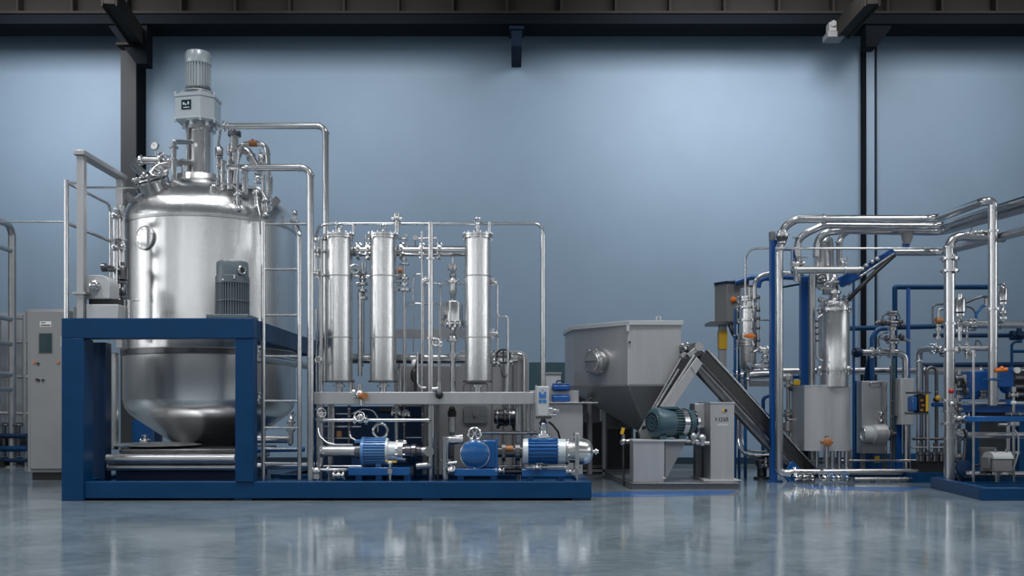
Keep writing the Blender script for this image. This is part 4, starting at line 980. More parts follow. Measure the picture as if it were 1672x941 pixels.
t.p('handle_bar','light_grey_paint').cyl(P(981,688,D-.03), P(981,668,D-.03), .02)
t.p('lower_rail','grey_paint').box((P(930,0,D).x,D,.03),(P(1034,0,D).x,D+.05,.08))
t.p('door_panel','black_rubber',bev=.004).box(P(950,690,D+.02), PF(982,D+.05,.16))
t.p('door_panel','black_rubber',bev=.004).box(P(992,700,D+.02), PF(1030,D+.05,.12))
t.p('foot','black_rubber').box(PF(932,D+.1,0), PF(1032,D+.4,.1))
t.done()
for k, (y0, y1, dd, l) in enumerate(((626,637,15.42,'upper blue plastic box behind the bin worktop'),(643.5,655,15.3,'lower blue plastic box on the bin worktop'))):
    t = Thing('plastic_box', l, 'box', 'blue boxes on the bin')
    D = dd; z0 = zt if k else P(0,638.5,15.6).z
    t.p('tub','bright_blue',bev=.03).box((P(901.5,0,D).x,D,z0),(P(931,0,D).x,D+.22 if k else D+.4,P(0,y0+2,D).z))
    t.p('lid','bright_blue',bev=.01).box((P(902,0,D).x,D+.01,P(0,y0+2,D).z),(P(930,0,D).x,D+.2,P(0,y0,D).z))
    if k == 0: t.p('handle','black_rubber').tube([P(908,y0,D+.1),P(910,y0-4,D+.1),P(918,y0-4,D+.1),P(921,y0,D+.1)], .012, .03)
    t.done()
t = Thing('paper_scraper', 'small dark hand tool lying on the bin worktop', 'tool')
q = PF(950,15.3,zt+.01); t.p('blade','dark_steel').box(q, q+V((.12,.06,.015))); t.p('grip','black_rubber').cyl(q+V((.08,.03,.015)), q+V((.18,.03,.06)), .015); t.done()
t = Thing('drain_tap', 'thin stand tap with yellow lever beside the hopper outlet', 'valve')
q = P(1018,722,14.55); t.p('riser','dark_steel').cyl((q.x,q.y,.0), q, .018); t.p('body','pipe_steel').sph(q, .06); t.p('side_port','pipe_steel').cyl(q, q+V((.13,0,.01)), .04)
t.p('neck','pipe_steel').cyl(q, q+ZA*.12, .03); t.p('lever','yellow_paint',label='yellow lever').obox(q+V((-.03,0,.12)), q+V((.0,0,.22)), .04, .05); t.done()

# ------------------------------------------------------------------ hopper and conveyor
PLZ = .10
t = Thing('hopper_platform', 'low grey steel platform plinth carrying hopper, motor and cabinet', 'platform')
D = 13.92
poly = [PF(1031,D,0), PF(1209,D,0), V((P(1209,0,D).x,17.2,0)), V((P(1003,0,15.4).x,17.2,0)), PF(1003,15.4,0)]
t.p('deck','plinth_steel',bev=.008).prism([p+ZA*(PLZ-.02) for p in poly], (0,0,.02))
cx = sum((p.x for p in poly))/5; cy = sum((p.y for p in poly))/5
ins = [V((cx+(p.x-cx)*.985, cy+(p.y-cy)*.98, 0)) for p in poly]
t.p('skirt','plinth_steel').prism(ins, (0,0,PLZ-.02))
t.done()
Zt, Zb = P(0,528.5,14.9).z, P(0,629,14.9).z
xR = P(1112,0,14.9).x
top = [P(938,0,15.8), P(1026,0,14.9), V((xR,14.9,0)), V((xR,17.0,0)), V((P(924,0,16.7).x,17.0,0)), P(924,0,16.7)]
top = [V((p.x,p.y,0)) for p in top]
oc = V((P(1062,0,15.85).x, 15.85, 0))
Zo = P(0,706,15.6).z
bot = [oc+V((p.x-oc.x, p.y-oc.y, 0))*.13 for p in top]
t = Thing('feed_hopper', 'big grey steel feed hopper with pointed base and flat lid', 'hopper')
t.p('bin_box','sheet_steel').loft([p+ZA*Zb for p in top], [p+ZA*Zt for p in top])
t.p('cone','sheet_steel').loft([p+ZA*Zo for p in bot], [p+ZA*Zb for p in top])
cc = sum(top, V((0,0,0)))/6
def grow(p, k): d = (p-cc); return cc+d*(1+k/d.length)
ld = t.p('lid','light_grey_paint',bev=.006); ld.loft([grow(p,.05)+ZA*(Zt-.03) for p in top], [grow(p,.05)+ZA*(Zt+.045) for p in top])
t.p('lid_eye','light_grey_paint').tube([P(1072,526,15.2)+ZA*-.03,P(1072,517.5,15.2),P(1078,517.5,15.2),P(1078,526,15.2)+ZA*-.03], .016, 0)
e0 = top[1]; t.p('corner_strip','light_grey_paint').cyl(e0+ZA*Zo*0+ZA*(Zb), e0+ZA*Zt, .014, seg=8)
t.p('cone_strip','light_grey_paint').cyl(bot[1]+ZA*Zo, e0+ZA*Zb, .012, seg=8)
t.p('rim_strip','mid_grey_paint').loft([grow(p,.008)+ZA*(Zb-.015) for p in top], [grow(p,.008)+ZA*(Zb+.015) for p in top])
t.p('lid_latch','light_grey_paint').box(P(1023,531,14.82), P(1028,541,14.82)+V((0,.08,0))); t.p('latch_pin','dark_steel').disc(P(1028,559,14.87), YA, .02, .06, 10)
# inspection hatch on the angled face
fa, fb = top[0], top[1]; fd = (fb-fa).normalized(); fn = fd.cross(ZA).normalized()
if fn.y > 0: fn = -fn
hc = fa+fd*(fb-fa).length*.47+ZA*P(0,591,15.3).z
h = t.p('inspection_port','dull_steel'); h.lathe(hc, fn, [(-.01,.24),(.02,.24),(.03,.19),(.12,.19),(.125,.215),(.15,.215),(.16,.17),(.19,.15),(.195,0)], 36)
h.bolts(hc+fn*.14, fn, .2, 8, .015, .06)
hb = t.p('port_grip','pipe_steel',h); hb.obox(hc+fn*.2-fd*.14, hc+fn*.2+fd*.14, .02, .03); hb.ring(hc+fn*.17, fn, .165, .012)
t.p('outlet_box','dark_steel',bev=.01).box((oc.x-.22,oc.y-.2,PLZ+.24),(oc.x+.2,oc.y+.25,Zo))
for p in (top[0], top[3], top[4]):
    q = oc+(p-oc)*.80; t.p('leg','mid_grey_paint').cyl(q+ZA*PLZ, q+ZA*(Zb-.1), .045)
t.done()

# elevator: enclosed incline from the hopper foot to the head, then open belt down to the right
t = Thing('incline_conveyor', 'steel incline conveyor rising from the hopper foot to the head drum', 'conveyor')
D = 14.64
poly = lambda pts, d: [P(x,y,d) for x, y in pts]
t.p('trough','sheet_steel',bev=.006).prism(poly(((1137.5,583),(1147.5,594),(1082,694),(1058,694)),D), (0,.2,0))
t.p('trough_joint','mid_grey_paint').cyl(P(1128,599,D-.004), P(1135,611,D-.004), .006, seg=6)
t.p('side_belt','belt_dark',bev=.004).prism(poly(((1113,586),(1134,582),(1056,702),(1043,706)),D+.06), (0,.17,0))
t.p('bright_strip','pipe_steel').cyl(P(1108,603,D+.05), P(1052,696,D+.05), .022)
t.p('belt_edge','sheet_steel').cyl(P(1134,580,D+.03), P(1060,694,D+.03), .022)
t.p('cover_rail','dull_steel').cyl(P(1112,585,D+.06), P(1043,706,D+.06), .014)
t.p('head_bracket','dark_steel').prism(poly(((1113,588),(1124,574),(1140,578),(1136,588)),D+.1), (0,.12,0))
t.p('foot','dull_steel').prism(poly(((1043,704),(1060,700),(1064,716),(1046,716)),D+.02), (0,.2,0))
t.p('foot_post','dark_steel').box(PF(1046,D+.05,PLZ), P(1060,715,D+.05)+V((0,.15,0)))
t.done()
t = Thing('conveyor_head', 'round steel head drum with drive at the conveyor peak', 'drum')
c = P(1131,573,14.95)
d = t.p('drum','dark_steel'); d.lathe(c-V((0,.22,0)), YA, [(0,.06),(.01,.11),(.45,.11),(.46,.06)], 32)
t.p('shroud','dull_steel',bev=.01).obox(c+V((-.12,-.2,-.10)), c+V((.10,-.2,.08)), .12, .08)
t.p('gear_stub','dark_steel').cyl(c+V((-.22,-.1,.02)), c+V((-.05,-.1,.02)), .07)
t.p('gear_stub','dull_steel').cyl(c+V((-.17,-.2,-.08)), c+V((-.17,.1,-.08)), .05)
for dx, dz in ((-.2,.08),(-.12,.1),(-.15,.02)): t.p('bolt_head','pipe_steel').sph(c+V((dx,-.2,dz)), .03, 8)
t.p('side_disc','dull_steel').disc(c+V((.05,-.27,.05)), YA, .07, .03)
t.done()
t = Thing('belt_conveyor', 'long dark belt conveyor sloping from the head drum down to the right', 'conveyor')
p0, p1 = P(1138,578,15.15), P(1313,768,16.0)
ax = (p1-p0).normalized(); sd = V((-ax.y,ax.x,0)).normalized(); up = sd.cross(ax)
if up.z < 0: up = -up; 
if sd.y > 0: sd = -sd
t.p('belt_bed','belt_dark').obox(p0-up*.05, p1-up*.05, .38, .05, up)
t.p('front_side','belt_dark',bev=.004).obox(p0+sd*.19+up*-.04, p1+sd*.19+up*-.04, .03, .22, up)
t.p('rear_side','belt_dark',bev=.004).obox(p0-sd*.19+up*.05, p1-sd*.19+up*.05, .03, .30, up)
t.p('upper_rail','pipe_steel').cyl(p0-sd*.19+up*.2, p1-sd*.19+up*.2, .022)
t.p('middle_rail','pipe_steel').cyl(p0+sd*.21+up*.08, p1+sd*.21+up*.08, .022)
t.p('return_tube','dark_steel').cyl(p0+sd*.2-up*.26, p1+sd*.2-up*.26, .09)
t.p('lower_rail','dark_steel').cyl(p0+sd*.21-up*.16, p1+sd*.21-up*.16, .025)
t.p('tail_drum','dull_steel').cyl(p1+sd*.18, p1-sd*.18, .09)
t.p('tail_plate','machine_blue').obox(p1-ax*.5-up*.35+sd*.3, p1-ax*.15-up*.35+sd*.3, .04, .3)
t.done()

# drive group on the platform
t = Thing('plinth_box', 'grey box stand with sloping side under the teal motor', 'stand')
D = 14.02; zt = P(0,721,D).z
t.p('front_box','sheet_steel',bev=.006).box(PF(1034,D,PLZ),(P(1085,0,D).x,D+.42,zt))
t.p('gusset','mid_grey_paint').prism([PF(1086,D+.02,PLZ+.02), V((P(1086,0,D+.02).x,D+.02,zt)), V((P(1120,0,D+.02).x,D+.02,zt)), V((P(1120,0,D).x,D+.02,zt-.02))], (0,.38,0))
t.p('top_plate','light_grey_paint').box((P(1033,0,D).x,D-.02,zt),(P(1122,0,D).x,D+.43,zt+.025))
t.p('corner_bolt','light_grey_paint').disc(P(1084,781,D-.01), YA, .02, .02, 10)
t.done()
t = Thing('drive_motor', 'teal finned drive motor with steel band lying on the grey stand', 'motor')
c = P(1080,694,14.24); a = V((.88,.47,0)).normalized(); D = 14.24
c = V((c.x,c.y,zt+.025+U(27,D)))
r = U(24,D)
fc = t.p('fan_cover','teal_paint'); fc.lathe(c, a, [(-.17,0),(-.17,r*.8),(-.14,r*.98),(-.12,r*1.02),(.14,r*1.02)], 48)
fg = t.p('fan_grille','black_rubber',fc); u, w, _ = basis(a)
fg.disc(c-a*.171, a, r*.72, .008, 40)
fr = t.p('grille_bar','teal_paint',fc)
for k in range(16):
    aa = 2*math.pi*k/16; dd = u*math.cos(aa)+w*math.sin(aa); fr.obox(c-a*.178+dd*r*.14, c-a*.178+dd*r*.72, .014, .012, a)
for rr in (.16,.45,.72): fr.ring(c-a*.178, a, r*rr, .009, 32, 6)
t.p('finned_body','teal_paint').fins(c+a*.14, c+a*.42, r*.88, r*1.0, 30)
t.p('steel_band','pipe_steel',label='bright steel band').lathe(c+a*.27, a, [(0,r*1.0),(.005,r*1.06),(.10,r*1.06),(.105,r*1.0)], 48)
t.p('end_bell','teal_paint').lathe(c+a*.42, a, [(0,r*.98),(.10,r*.92),(.11,r*.6),(.16,r*.5)], 40)
t.p('terminal_box','teal_paint',bev=.012).box(c+V((-.02,-.1,r*.9)), c+V((.24,.14,r*1.12)))
t.p('mount_flange','pipe_steel').flange(c+a*.585, a, r*.85, .05, 8)
t.p('shaft','dull_steel').cyl(c+a*.58, c+a*.70, r*.4)
for s_ in (.0,.36): t.p('motor_foot','teal_paint').box(c+a*s_+V((-.05,-.18,-r*1.12)), c+a*s_+V((.05,.18,-r*.85)))
t.done()
for k, (x, y) in enumerate(((1146,722),(1131,719))):
    single('drive_fitting', ('steel fitting between teal motor and grey cabinet','small fitting under the teal motor end bell')[k], 'fitting', 'dull_steel',
       lambda b: (b.cyl(P(x,y+6,14.35),P(x,y-12,14.35),.04), b.sph(P(x,y-6,14.35),.07), b.cyl(P(x-10,y+2,14.35),P(x+12,y+2,14.35),.03)))
t = Thing('gearbox_cabinet', 'upright grey steel cabinet with printed plate on the platform edge', 'cabinet')
D = 14.35
x0, x1 = P(1160,0,D).x, P(1199,0,D).x; zt2 = P(0,659,D).z
t.p('case','sheet_steel',bev=.006).box((x0,D,PLZ),(x1,D+.85,zt2))
t.p('cap','light_grey_paint').box((x0-.01,D-.01,zt2),(x1+.01,D+.86,zt2+.02))
t.p('rear_hood','sheet_steel',bev=.006).box((x0-.16,D+.4,P(0,700,D).z),(x0,D+.85,zt2))
t.p('badge','orange_paint' if 0 else 'yellow_paint',label='small round emblem').disc(P(1181.5,670.5,D-.006), YA, U(2.6,D), .012, 16)
t.p('badge_dot','ink').disc(P(1185,670.5,D-.008), YA, U(2.4,D), .014, 14)
pr = t.p('printed_text','ink',label='row of dark printed lettering')
W = lambda x0_, y0_, x1_, y1_: pr.box(P(x0_,y0_,D-.006), P(x1_,y1_,D-.006)+V((0,.005,0)))
for xa, ya, xb, yb in ((1168.5,682,1169.5,687),(1169.5,684,1170.5,686),(1174,682,1175,688),(1176.5,682,1179,683),(1176.5,687,1179,688),(1178.5,682,1179.3,688),(1181,682,1184,683),(1181,684.5,1184,685.5),(1181,687,1184,688),(1183.3,685,1184,688),(1186,682,1187,688),(1186,682,1189,683),(1188.3,683,1189,688)): W(xa,ya,xb,yb)
pp = t.p('small_plate','light_grey_paint'); pp.box(P(1171,692,D-.004), P(1189,696,D-.004)+V((0,.004,0)))
t.p('foot_plate','light_grey_paint').box((x0-.12,D-.06,PLZ),(x1+.09,D+.9,PLZ+.015))
t.done()
single('cabinet_shelf','dark steel shelf bracket between stand and cabinet','shelf','dark_steel', lambda b: (b.box(P(1120,724,14.5), P(1160,728,14.5)+V((0,.3,0))), b.box(PF(1136,14.9,PLZ), P(1146,724,14.9)+V((0,.2,0)))))
# ------------------------------------------------------------------ right hand process line
# wall panel box with yellow post and slender separator
t = Thing('wall_panel_box', 'dark grey junction box on a post behind the slender separator', 'box')
D = 17.0
t.p('case','mid_grey_paint',bev=.01).prism([P(1167,0,D+.35), P(1186,0,D), P(1222,0,D), P(1222,0,D+.5), P(1167,0,D+.5)] and
    [V((p.x,p.y,P(0,526,D).z)) for p in (P(1167,0,D+.25), P(1187,0,D), P(1222,0,D), P(1222,0,D+.5), P(1167,0,D+.5))], (0,0,P(0,462,D).z-P(0,526,D).z))
t.p('roof','deep_blue').prism([V((p.x,p.y,P(0,462,D).z)) for p in (P(1166,0,D+.22), P(1187,0,D-.03), P(1223,0,D-.03), P(1223,0,D+.5), P(1166,0,D+.5))], (0,0,.03))
t.p('tray','dark_steel').box(P(1160,525,D-.05), P(1204,530,D-.05)+V((0,.5,0)))
t.p('post','sheet_steel',bev=.01).box(PF(1175,D+.1,0), P(1187,530,D+.1)+V((0,.14,0)))
t.p('yellow_sleeve','yellow_paint',label='yellow sleeve').box(P(1174.5,540,D+.08), P(1187.5,570,D+.08)+V((0,.17,0)))
t.p('orange_lamp','orange_paint',label='orange beacon').lathe(P(1201,490,D), -XA, [(-.06,.04),(0,.04),(.03,.06),(.06,.06),(.09,.03)], 20)
t.p('cable_bundle','black_rubber').tube([P(1192,530,D),P(1195,540,D-.05),P(1200,550,D-.05),P(1206,552,D-.05)], .04, .1)
t.done()
for k,(x,y0,D,r,l) in enumerate(((1200,505,16.6,2.2,'leftmost thin blue upright pipe behind the conveyor'),(1207,510,16.7,2.2,'second thin blue upright pipe behind the conveyor'),(1217,600,16.4,2.6,'short blue upright pipe below the slender separator'))):
    pipe(l, [PF(x,D,0),P(x,y0,D)], U(r,D), mat='machine_blue', name='blue_pipe', clamps=[(P(x,y,D),ZA) for y in (548,570,612)] if k<2 else [(P(x,660,D),ZA)])
D = 16.3
t = Thing('separator_vessel', 'slender steel separator vessel with orange clamp left of the blue post', 'tank')
c = PF(1221,D,0); z = lambda y: P(0,y,D).z; r = U(13.5,D)
t.p('shell','brushed_steel').lathe(c, ZA, [(z(610),0),(z(609),r*.35),(z(605),r*.7),(z(598),r*.95),(z(590),r),(z(505),r),(z(504),r*.92),(z(470),r*.88),(z(469),0)], 40)
for y, k in ((487,1.35),(491,1.35),(503,1.45),(524,1.3),(560,1.35),(564,1.4)): t.p('flange','pipe_steel').flange(c+ZA*z(y), ZA, r*k, U(2.6,D), 10)
t.p('neck_tube','pipe_steel').cyl(c+V((U(-6,D),-.12,z(487))), c+V((U(-6,D),-.12,z(473))), U(4,D))
t.p('clamp_band','pipe_steel').lathe(c, ZA, [(z(556),r*1.02),(z(555.5),r*1.2),(z(545),r*1.2),(z(544.5),r*1.02)], 40)
t.p('orange_clamp','orange_paint',label='orange clamp').lathe(c+V((0,-r*1.1,z(550))), YA, [(-.03,.02),(-.02,.06),(.02,.07)], 24, 1.5, .7)
t.p('outlet','dull_steel').cyl(c+ZA*z(628), c+ZA*z(608), U(3,D)); t.p('drain_valve','pipe_steel').sph(c+ZA*z(620), U(4.5,D)); t.p('drain_flange','pipe_steel').disc(c+ZA*z(630), ZA, U(5,D), .04)
t.p('top_cap','dark_steel').lathe(c, ZA, [(z(471),r*.9),(z(470),r*.97),(z(467.5),r*.97),(z(467),0)], 32)
t.p('level_tube','dull_steel').tube([P(1231,575,D-.2),P(1238,572,D-.2),P(1238,485,D-.2),P(1231,480,D-.2)], U(2,D), .06)
for y in (486,507,520,536,556): t.p('level_fitting','dark_steel').sph(P(1238,y,D-.2), U(3.4,D), 10)
t.done()
pipe('upper branch pipe from the slender separator to the blue post', [P(1228,571,16.25),P(1262,571,16.25)], U(4,16.2), flanges=[(P(1240,571,16.25),XA),(P(1252,571,16.25),XA)])
pipe('lower branch pipe from the slender separator to the blue post', [P(1228,598,16.25),P(1262,597,16.25)], U(5,16.2), flanges=[(P(1244,597,16.25),XA),(P(1255,597,16.25),XA)])
ball_valve('upright valve between the two separator branch pipes', P(1249,583,16.2), ZA, .09, XA)
pipe('small tube from the separator to the blue post at mid height', [P(1238,523,16.2),P(1262,523,16.2)], U(1.2,16.2), mat='dark_steel')
pipe('thin steel pipe arching over the separator to the blue post', [P(1217,500,16.15),P(1217,407,16.15),P(1262,405,15.8)], U(1.8,16.1), bend=.18)
pipe('curved steel pipe from the separator top over to the grey cross pipe', [P(1232,488,16.1),P(1232,452,16.1),P(1262,446,16.1),P(1312,447,16.1)], U(3.6,16.1), bend=.3, clamps=[(P(1232,475,16.1),ZA)])
pipe('curved blue pipe below the steel one at separator top', [P(1238,470,16.4),P(1240,457,16.4),P(1262,452,16.4),P(1330,455,16.4)], U(4.2,16.4), mat='bright_blue', name='blue_pipe', bend=.25)
pipe('slanting blue brace from junction box roof to the posts', [P(1200,462,16.9),P(1226,453,16.9),P(1262,455,16.7)], U(4.5,16.9), mat='machine_blue', name='blue_brace', cat='brace', bend=.1)
pipe('thin dark blue stay under the curved blue pipe', [P(1262,472,16.6),P(1306,464,16.6)], U(1.8,16.6), mat='deep_blue', name='blue_brace', cat='brace')

# blue portal posts
def post(label, x0, x1, y0, D, dep=.12, mat='bright_blue', foot=True):
    t = Thing('blue_post', label, 'post')
    t.p('column', mat, bev=.005).box(PF(x0,D,0), P(x1,y0,D)+V((0,dep,0)))
    if foot: t.p('foot_plate', mat).box(PF(x0-3,D-.04,0), PF(x1+3,D+dep+.04,.03))
    return t
t = post('tall bright blue post with grey tip left of the steel riser', 1259, 1269.5, 392, 15.35)
t.p('tip','mid_grey_paint',label='grey tip').box(P(1258.5,378,15.35), P(1266,392,15.35)+V((0,.12,0))); t.done()
post('second bright blue post left of the curved steel tank', 1308, 1320, 452, 16.2).done()
post('dark blue post behind the curved steel tank', 1321, 1330, 460, 16.6, mat='deep_blue').done()
t = Thing('pipe_support', 'blue square tube bracket under the grey cross pipe', 'frame')
t.p('arm','machine_blue').tube([P(1269,407,15.7),P(1294,407,15.7),P(1294,445,15.3)], U(2.6,15.7), .04); t.done()
pipe('blue pipe elbow low behind the conveyor end', [PF(1246,16.9,0),P(1246,648,16.9),P(1262,646,16.9)], U(3,16.9), mat='bright_blue', name='blue_pipe', bend=.1)
pipe('blue level rail low behind the conveyor', [P(1235,679,17.2),P(1300,679,17.2)], U(2.2,17.2), mat='machine_blue', name='blue_pipe')
pipe('bent steel drain pipe behind the conveyor near the floor', [P(1205,655,16.7),P(1205,725,16.5),P(1216,745,16.2),P(1262,745,16.0)], U(3,16.5), bend=.3, clamps=[(P(1205,718,16.55),ZA),(P(1230,745,16.1),XA)])
pipe('second bent steel drain pipe close right of the first', [P(1211,660,16.9),P(1212,728,16.7),P(1224,738,16.4),P(1262,738,16.2)], U(2,16.6), bend=.3, mat='dull_steel')
wheel_valve('dark valve low on the floor left of the blue post', PF(1251,15.9,.25), XA, .1, ZA, hmat='black_rubber')
t = Thing('floor_pump', 'small dark floor pump at the foot of the blue post', 'pump'); q = PF(1244,16.1,0)
t.p('body','dark_steel').lathe(q, ZA, [(0,.14),(.03,.14),(.05,.08),(.2,.08),(.25,.12),(.32,.12),(.36,.05)], 24); t.p('cap','pipe_steel').sph(q+V((.12,-.1,.26)), .07); t.done()

# long horizontal wall pipes
pipe('long steel pipe running low along the wall at right', [P(1222,606,18.0),P(1715,606,18.0),PF(1715,18.0,0)], U(6.2,18.0), clamps=[(P(1337,606,18),XA),(P(1508,606,18),XA),(P(1600,606,18),XA)])
pipe('steel pipe above the white ledge behind the conveyor', [P(1195,615,17.4),P(1262,612,17.4)], U(7,17.4), flanges=[(P(1200,615,17.4),XA)])
single('wall_ledge','pale steel ledge beam behind the conveyor at the wall','ledge','sheet_steel', lambda b: b.box(P(1190,622,17.6), P(1262,631,17.6)+V((0,.2,0))))
pipe('blue pipe running beneath the long steel wall pipe', [P(1265,615,18.2),P(1330,615,18.2)], U(4,18.2), mat='bright_blue', name='blue_pipe')
pipe('blue pipe line above the long steel wall pipe right', [P(1508,597,18.2),P(1730,595,18.2),PF(1730,18.2,0)], U(4.4,18.2), mat='deep_blue', name='blue_pipe')
pipe('upper blue pipe portal against the wall at right', [PF(1461,17.6,0),P(1461,469,17.6),P(1622,469,17.6)], U(4,17.6), mat='blue_paint', name='blue_pipe', bend=.03)
pipe('blue upright pipe right of the portal corner', [PF(1483,17.4,0),P(1483,471,17.4)], U(3.2,17.4), mat='bright_blue', name='blue_pipe')
pipe('level blue pipe left of the tall tower pipe', [P(1388,536.5,17.7),P(1540,533,17.7)], U(4,17.7), mat='blue_paint', name='blue_pipe')
pipe('dark blue level pipe behind the tower pipe', [P(1525,548,17.5),P(1710,548,17.5),PF(1710,17.5,0)], U(3.6,17.5), mat='deep_blue', name='blue_pipe')
pipe('thin blue upright behind the central vessel right side', [PF(1394,16.4,0),P(1394,455,16.4)], U(2.2,16.4), mat='machine_blue', name='blue_pipe')

FAR = lambda p, q: p+(q-p)*3.2
# main overhead steel pipes
D = 15.2
Z1 = P(0,358,D).z; Z2 = P(0,375,15.5).z; Z3 = P(0,382,15.6).z
pipe('topmost overhead steel pipe, bending down to the tall riser at right', [P(1277,398,15.25),P(1278,372,15.25),P(1300,358,D),P(1528,358,D),PZ(1606,329,Z1),PZ(1621,329,Z1)+V((0,.0,0)),V((PZ(1621,329,Z1).x,PZ(1621,329,Z1).y,1.25))], U(6.6,D),
     clamps=[(P(1344,358,D),XA),(P(1524,358,D),XA)], bend=.22, name='overhead_pipe',
     flanges=[(P(1621,378,13.95),ZA)] if 0 else ())
RX, RY = PZ(1621,329,Z1).x, PZ(1621,329,Z1).y
pipe('second overhead steel pipe with elbow down beside the central column', [P(1302,460,15.6),P(1302,392,15.6),P(1318,380,15.55),P(1344,368,15.5),P(1536,370,15.5),FAR(P(1536,370,15.5),PZ(1640,337,P(0,370,15.5).z))], U(6,15.5), bend=.22, name='overhead_pipe', clamps=[(P(1302,388,15.6),ZA),(P(1541,369,15.4),XA)])
pipe('third overhead steel pipe with elbow down by the capped cylinder', [P(1333,420,15.75),P(1334,392,15.75),P(1350,379,15.7),P(1380,376,15.7),P(1536,379,15.7),FAR(P(1536,379,15.7),PZ(1640,350,P(0,379,15.7).z))], U(6.4,15.7), bend=.25, name='overhead_pipe')
pipe('fourth overhead pipe elbow dropping onto the central vessel', [P(1370,440,15.6),P(1370,390,15.65),P(1384,378,15.75),P(1420,372,15.95)], U(5,15.6), bend=.25, name='overhead_pipe', clamps=[(P(1370,396,15.6),ZA),(P(1370,405,15.6),ZA)])
pipe('lower overhead steel pipe rising to the right edge', [P(1452,412,15.3),P(1538,412,15.3),P(1538,412,15.3)+(PZ(1700,370,P(0,412,15.3).z)-P(1538,412,15.3))*2.2], U(6.2,15.3), bend=.25, name='overhead_pipe')
pipe('thin level rail across the right process line', [P(1266,406,15.1),P(1548,406,15.1)], U(1.9,15.1), name='steel_rail', cat='rail')
t = Thing('pipe_hanger', 'small grey and blue hanger under the overhead pipes', 'hanger')
t.p('cup','grey_paint').lathe(P(1481,399,15.4), ZA, [(0,.05),(.08,.08),(.2,.10)], 20); t.p('blue_stem','bright_blue',label='blue stem').box(P(1477,396,15.38), P(1485,407,15.38)+V((0,.1,0))); t.done()
# steel riser beside the blue post
D = 15.2
pipe('steel riser pipe beside the tall blue post with floor elbow', [P(1274,400,D),P(1272,412,D),PF(1272,D,.16),PF(1290,D,.16)], U(6.6,D), bend=.18, name='riser_pipe')
t = Thing('pipe_reducer', 'dark cone reducer with flange on top of the steel riser', 'fitting')
c = PF(1277,D+.05,0); z = lambda y: P(0,y,D).z
t.p('cone','dark_steel').lathe(c, ZA, [(z(400),U(5,D)),(z(397),U(5,D)),(z(387),U(10,D)),(z(386),U(10,D))], 28); t.p('flange','pipe_steel').flange(c+ZA*z(384), ZA, U(12,D), U(3.4,D), 10); t.p('collar','pipe_steel').disc(c+ZA*z(379), ZA, U(8,D), .06); t.done()
# floor pipes
pipe('long steel floor pipe along the right process line', [PF(1288,15.5,.16),PF(1545,15.5,.16)], U(5,15.5), flanges=[(PF(1296,15.5,.16),XA),(PF(1530,15.5,.16),XA)], name='floor_pipe')
pipe('long blue floor pipe behind the steel floor pipe', [PF(1300,15.8,.11),PF(1550,15.8,.11)], U(5.6,15.8), mat='blue_paint', name='floor_pipe')
pipe('thin grey floor pipe nearest the viewer at right', [PF(1395,15.35,.05),PF(1530,15.35,.05)], U(3,15.3), mat='dull_steel', name='floor_pipe', clamps=[(PF(1430,15.35,.05),XA),(PF(1468,15.35,.05),XA),(PF(1477,15.35,.05),XA)])
pipe('thin upper floor pipe against the panels at right', [PF(1320,15.95,.32),PF(1500,15.95,.32)], U(2,15.9), name='floor_pipe')
for k, (x, D_, l) in enumerate(((1306,15.3,'dark valve cluster lying at the riser elbow'),(1318,15.25,'dark valve on the floor left of the tank legs'),(1352,15.2,'blue valve on the floor under the tank legs'),(1374,15.2,'blue valve on the floor right of the tank legs'))):
    wheel_valve(l, PF(x,D_,.075), XA, .075, V((.2,-.8,.5)), hmat='machine_blue' if k > 1 else 'black_rubber')

# ------------------------------------------------------------------ central vessel group
D = 15.6
t = Thing('pressure_vessel', 'upright steel pressure vessel above the curved jacket tank', 'tank')
c = PF(1362,D,0); z = lambda y: P(0,y,D).z; r = U(24,D)
t.p('shell','brushed_steel').lathe(c, ZA, [(z(606),0),(z(606),r),(z(506),r),(z(505),r*.98)], 56)
t.p('head','brushed_steel').lathe(c, ZA, [(z(506),r*1.0),(z(498),r*.98),(z(493),r*.85),(z(490),r*.6),(z(488),r*.35),(z(487),0)], 56)
hf = t.p('head_flange','pipe_steel'); hf.lathe(c, ZA, [(z(509),r),(z(508.5),r*1.14),(z(505),r*1.14),(z(504.5),r*1.02)], 56); hf.bolts(c+ZA*z(507), ZA, r*1.08, 12, .016, .09)
bf = t.p('base_flange','pipe_steel'); bf.lathe(c, ZA, [(z(609),r*.9),(z(608.5),r*1.08),(z(606),r*1.08),(z(605.5),r)], 56); bf.bolts(c+ZA*z(607.5), ZA, r*1.02, 12, .018, .1)
t.p('skirt','brushed_steel').cyl(c+ZA*z(632), c+ZA*z(609), r*.92, seg=56)
st = t.p('nozzle_stack','pipe_steel'); st.lathe(c, ZA, [(z(y),U(rr,D)) for y, rr in ((490,9),(482,8),(480,11),(476,11),(475,8),(470,7),(466,6),(463,14),(460,14),(458,10),(455,7),(448,4),(440,4))], 28)
t.p('stack_flange','pipe_steel').flange(c+ZA*z(462), ZA, U(15,D), U(2.6,D), 8)
for x, y in ((1340,490),(1384,490),(1340,470),(1386,462)):
    q = P(x,y,D-.1); t.p('side_fitting','dull_steel').sph(q, U(4.5,D), 10)
    t.p('side_tube','dull_steel').cyl(q, V((c.x,c.y-.05,q.z-.02)), U(1.8,D))
lt = t.p('level_gauge','dull_steel'); lt.tube([P(1343,590,D-.3),P(1334,586,D-.3),P(1334,520,D-.3),P(1343,514,D-.3)], U(1.8,D), .08)
for y in (524,535,545,556): t.p('gauge_fitting','dark_steel').sph(P(1334,y,D-.3), U(3,D), 10)
for x in (1338,1386): t.p('base_lug','pipe_steel').sph(P(x,602,D-.3), U(4.5,D), 10)
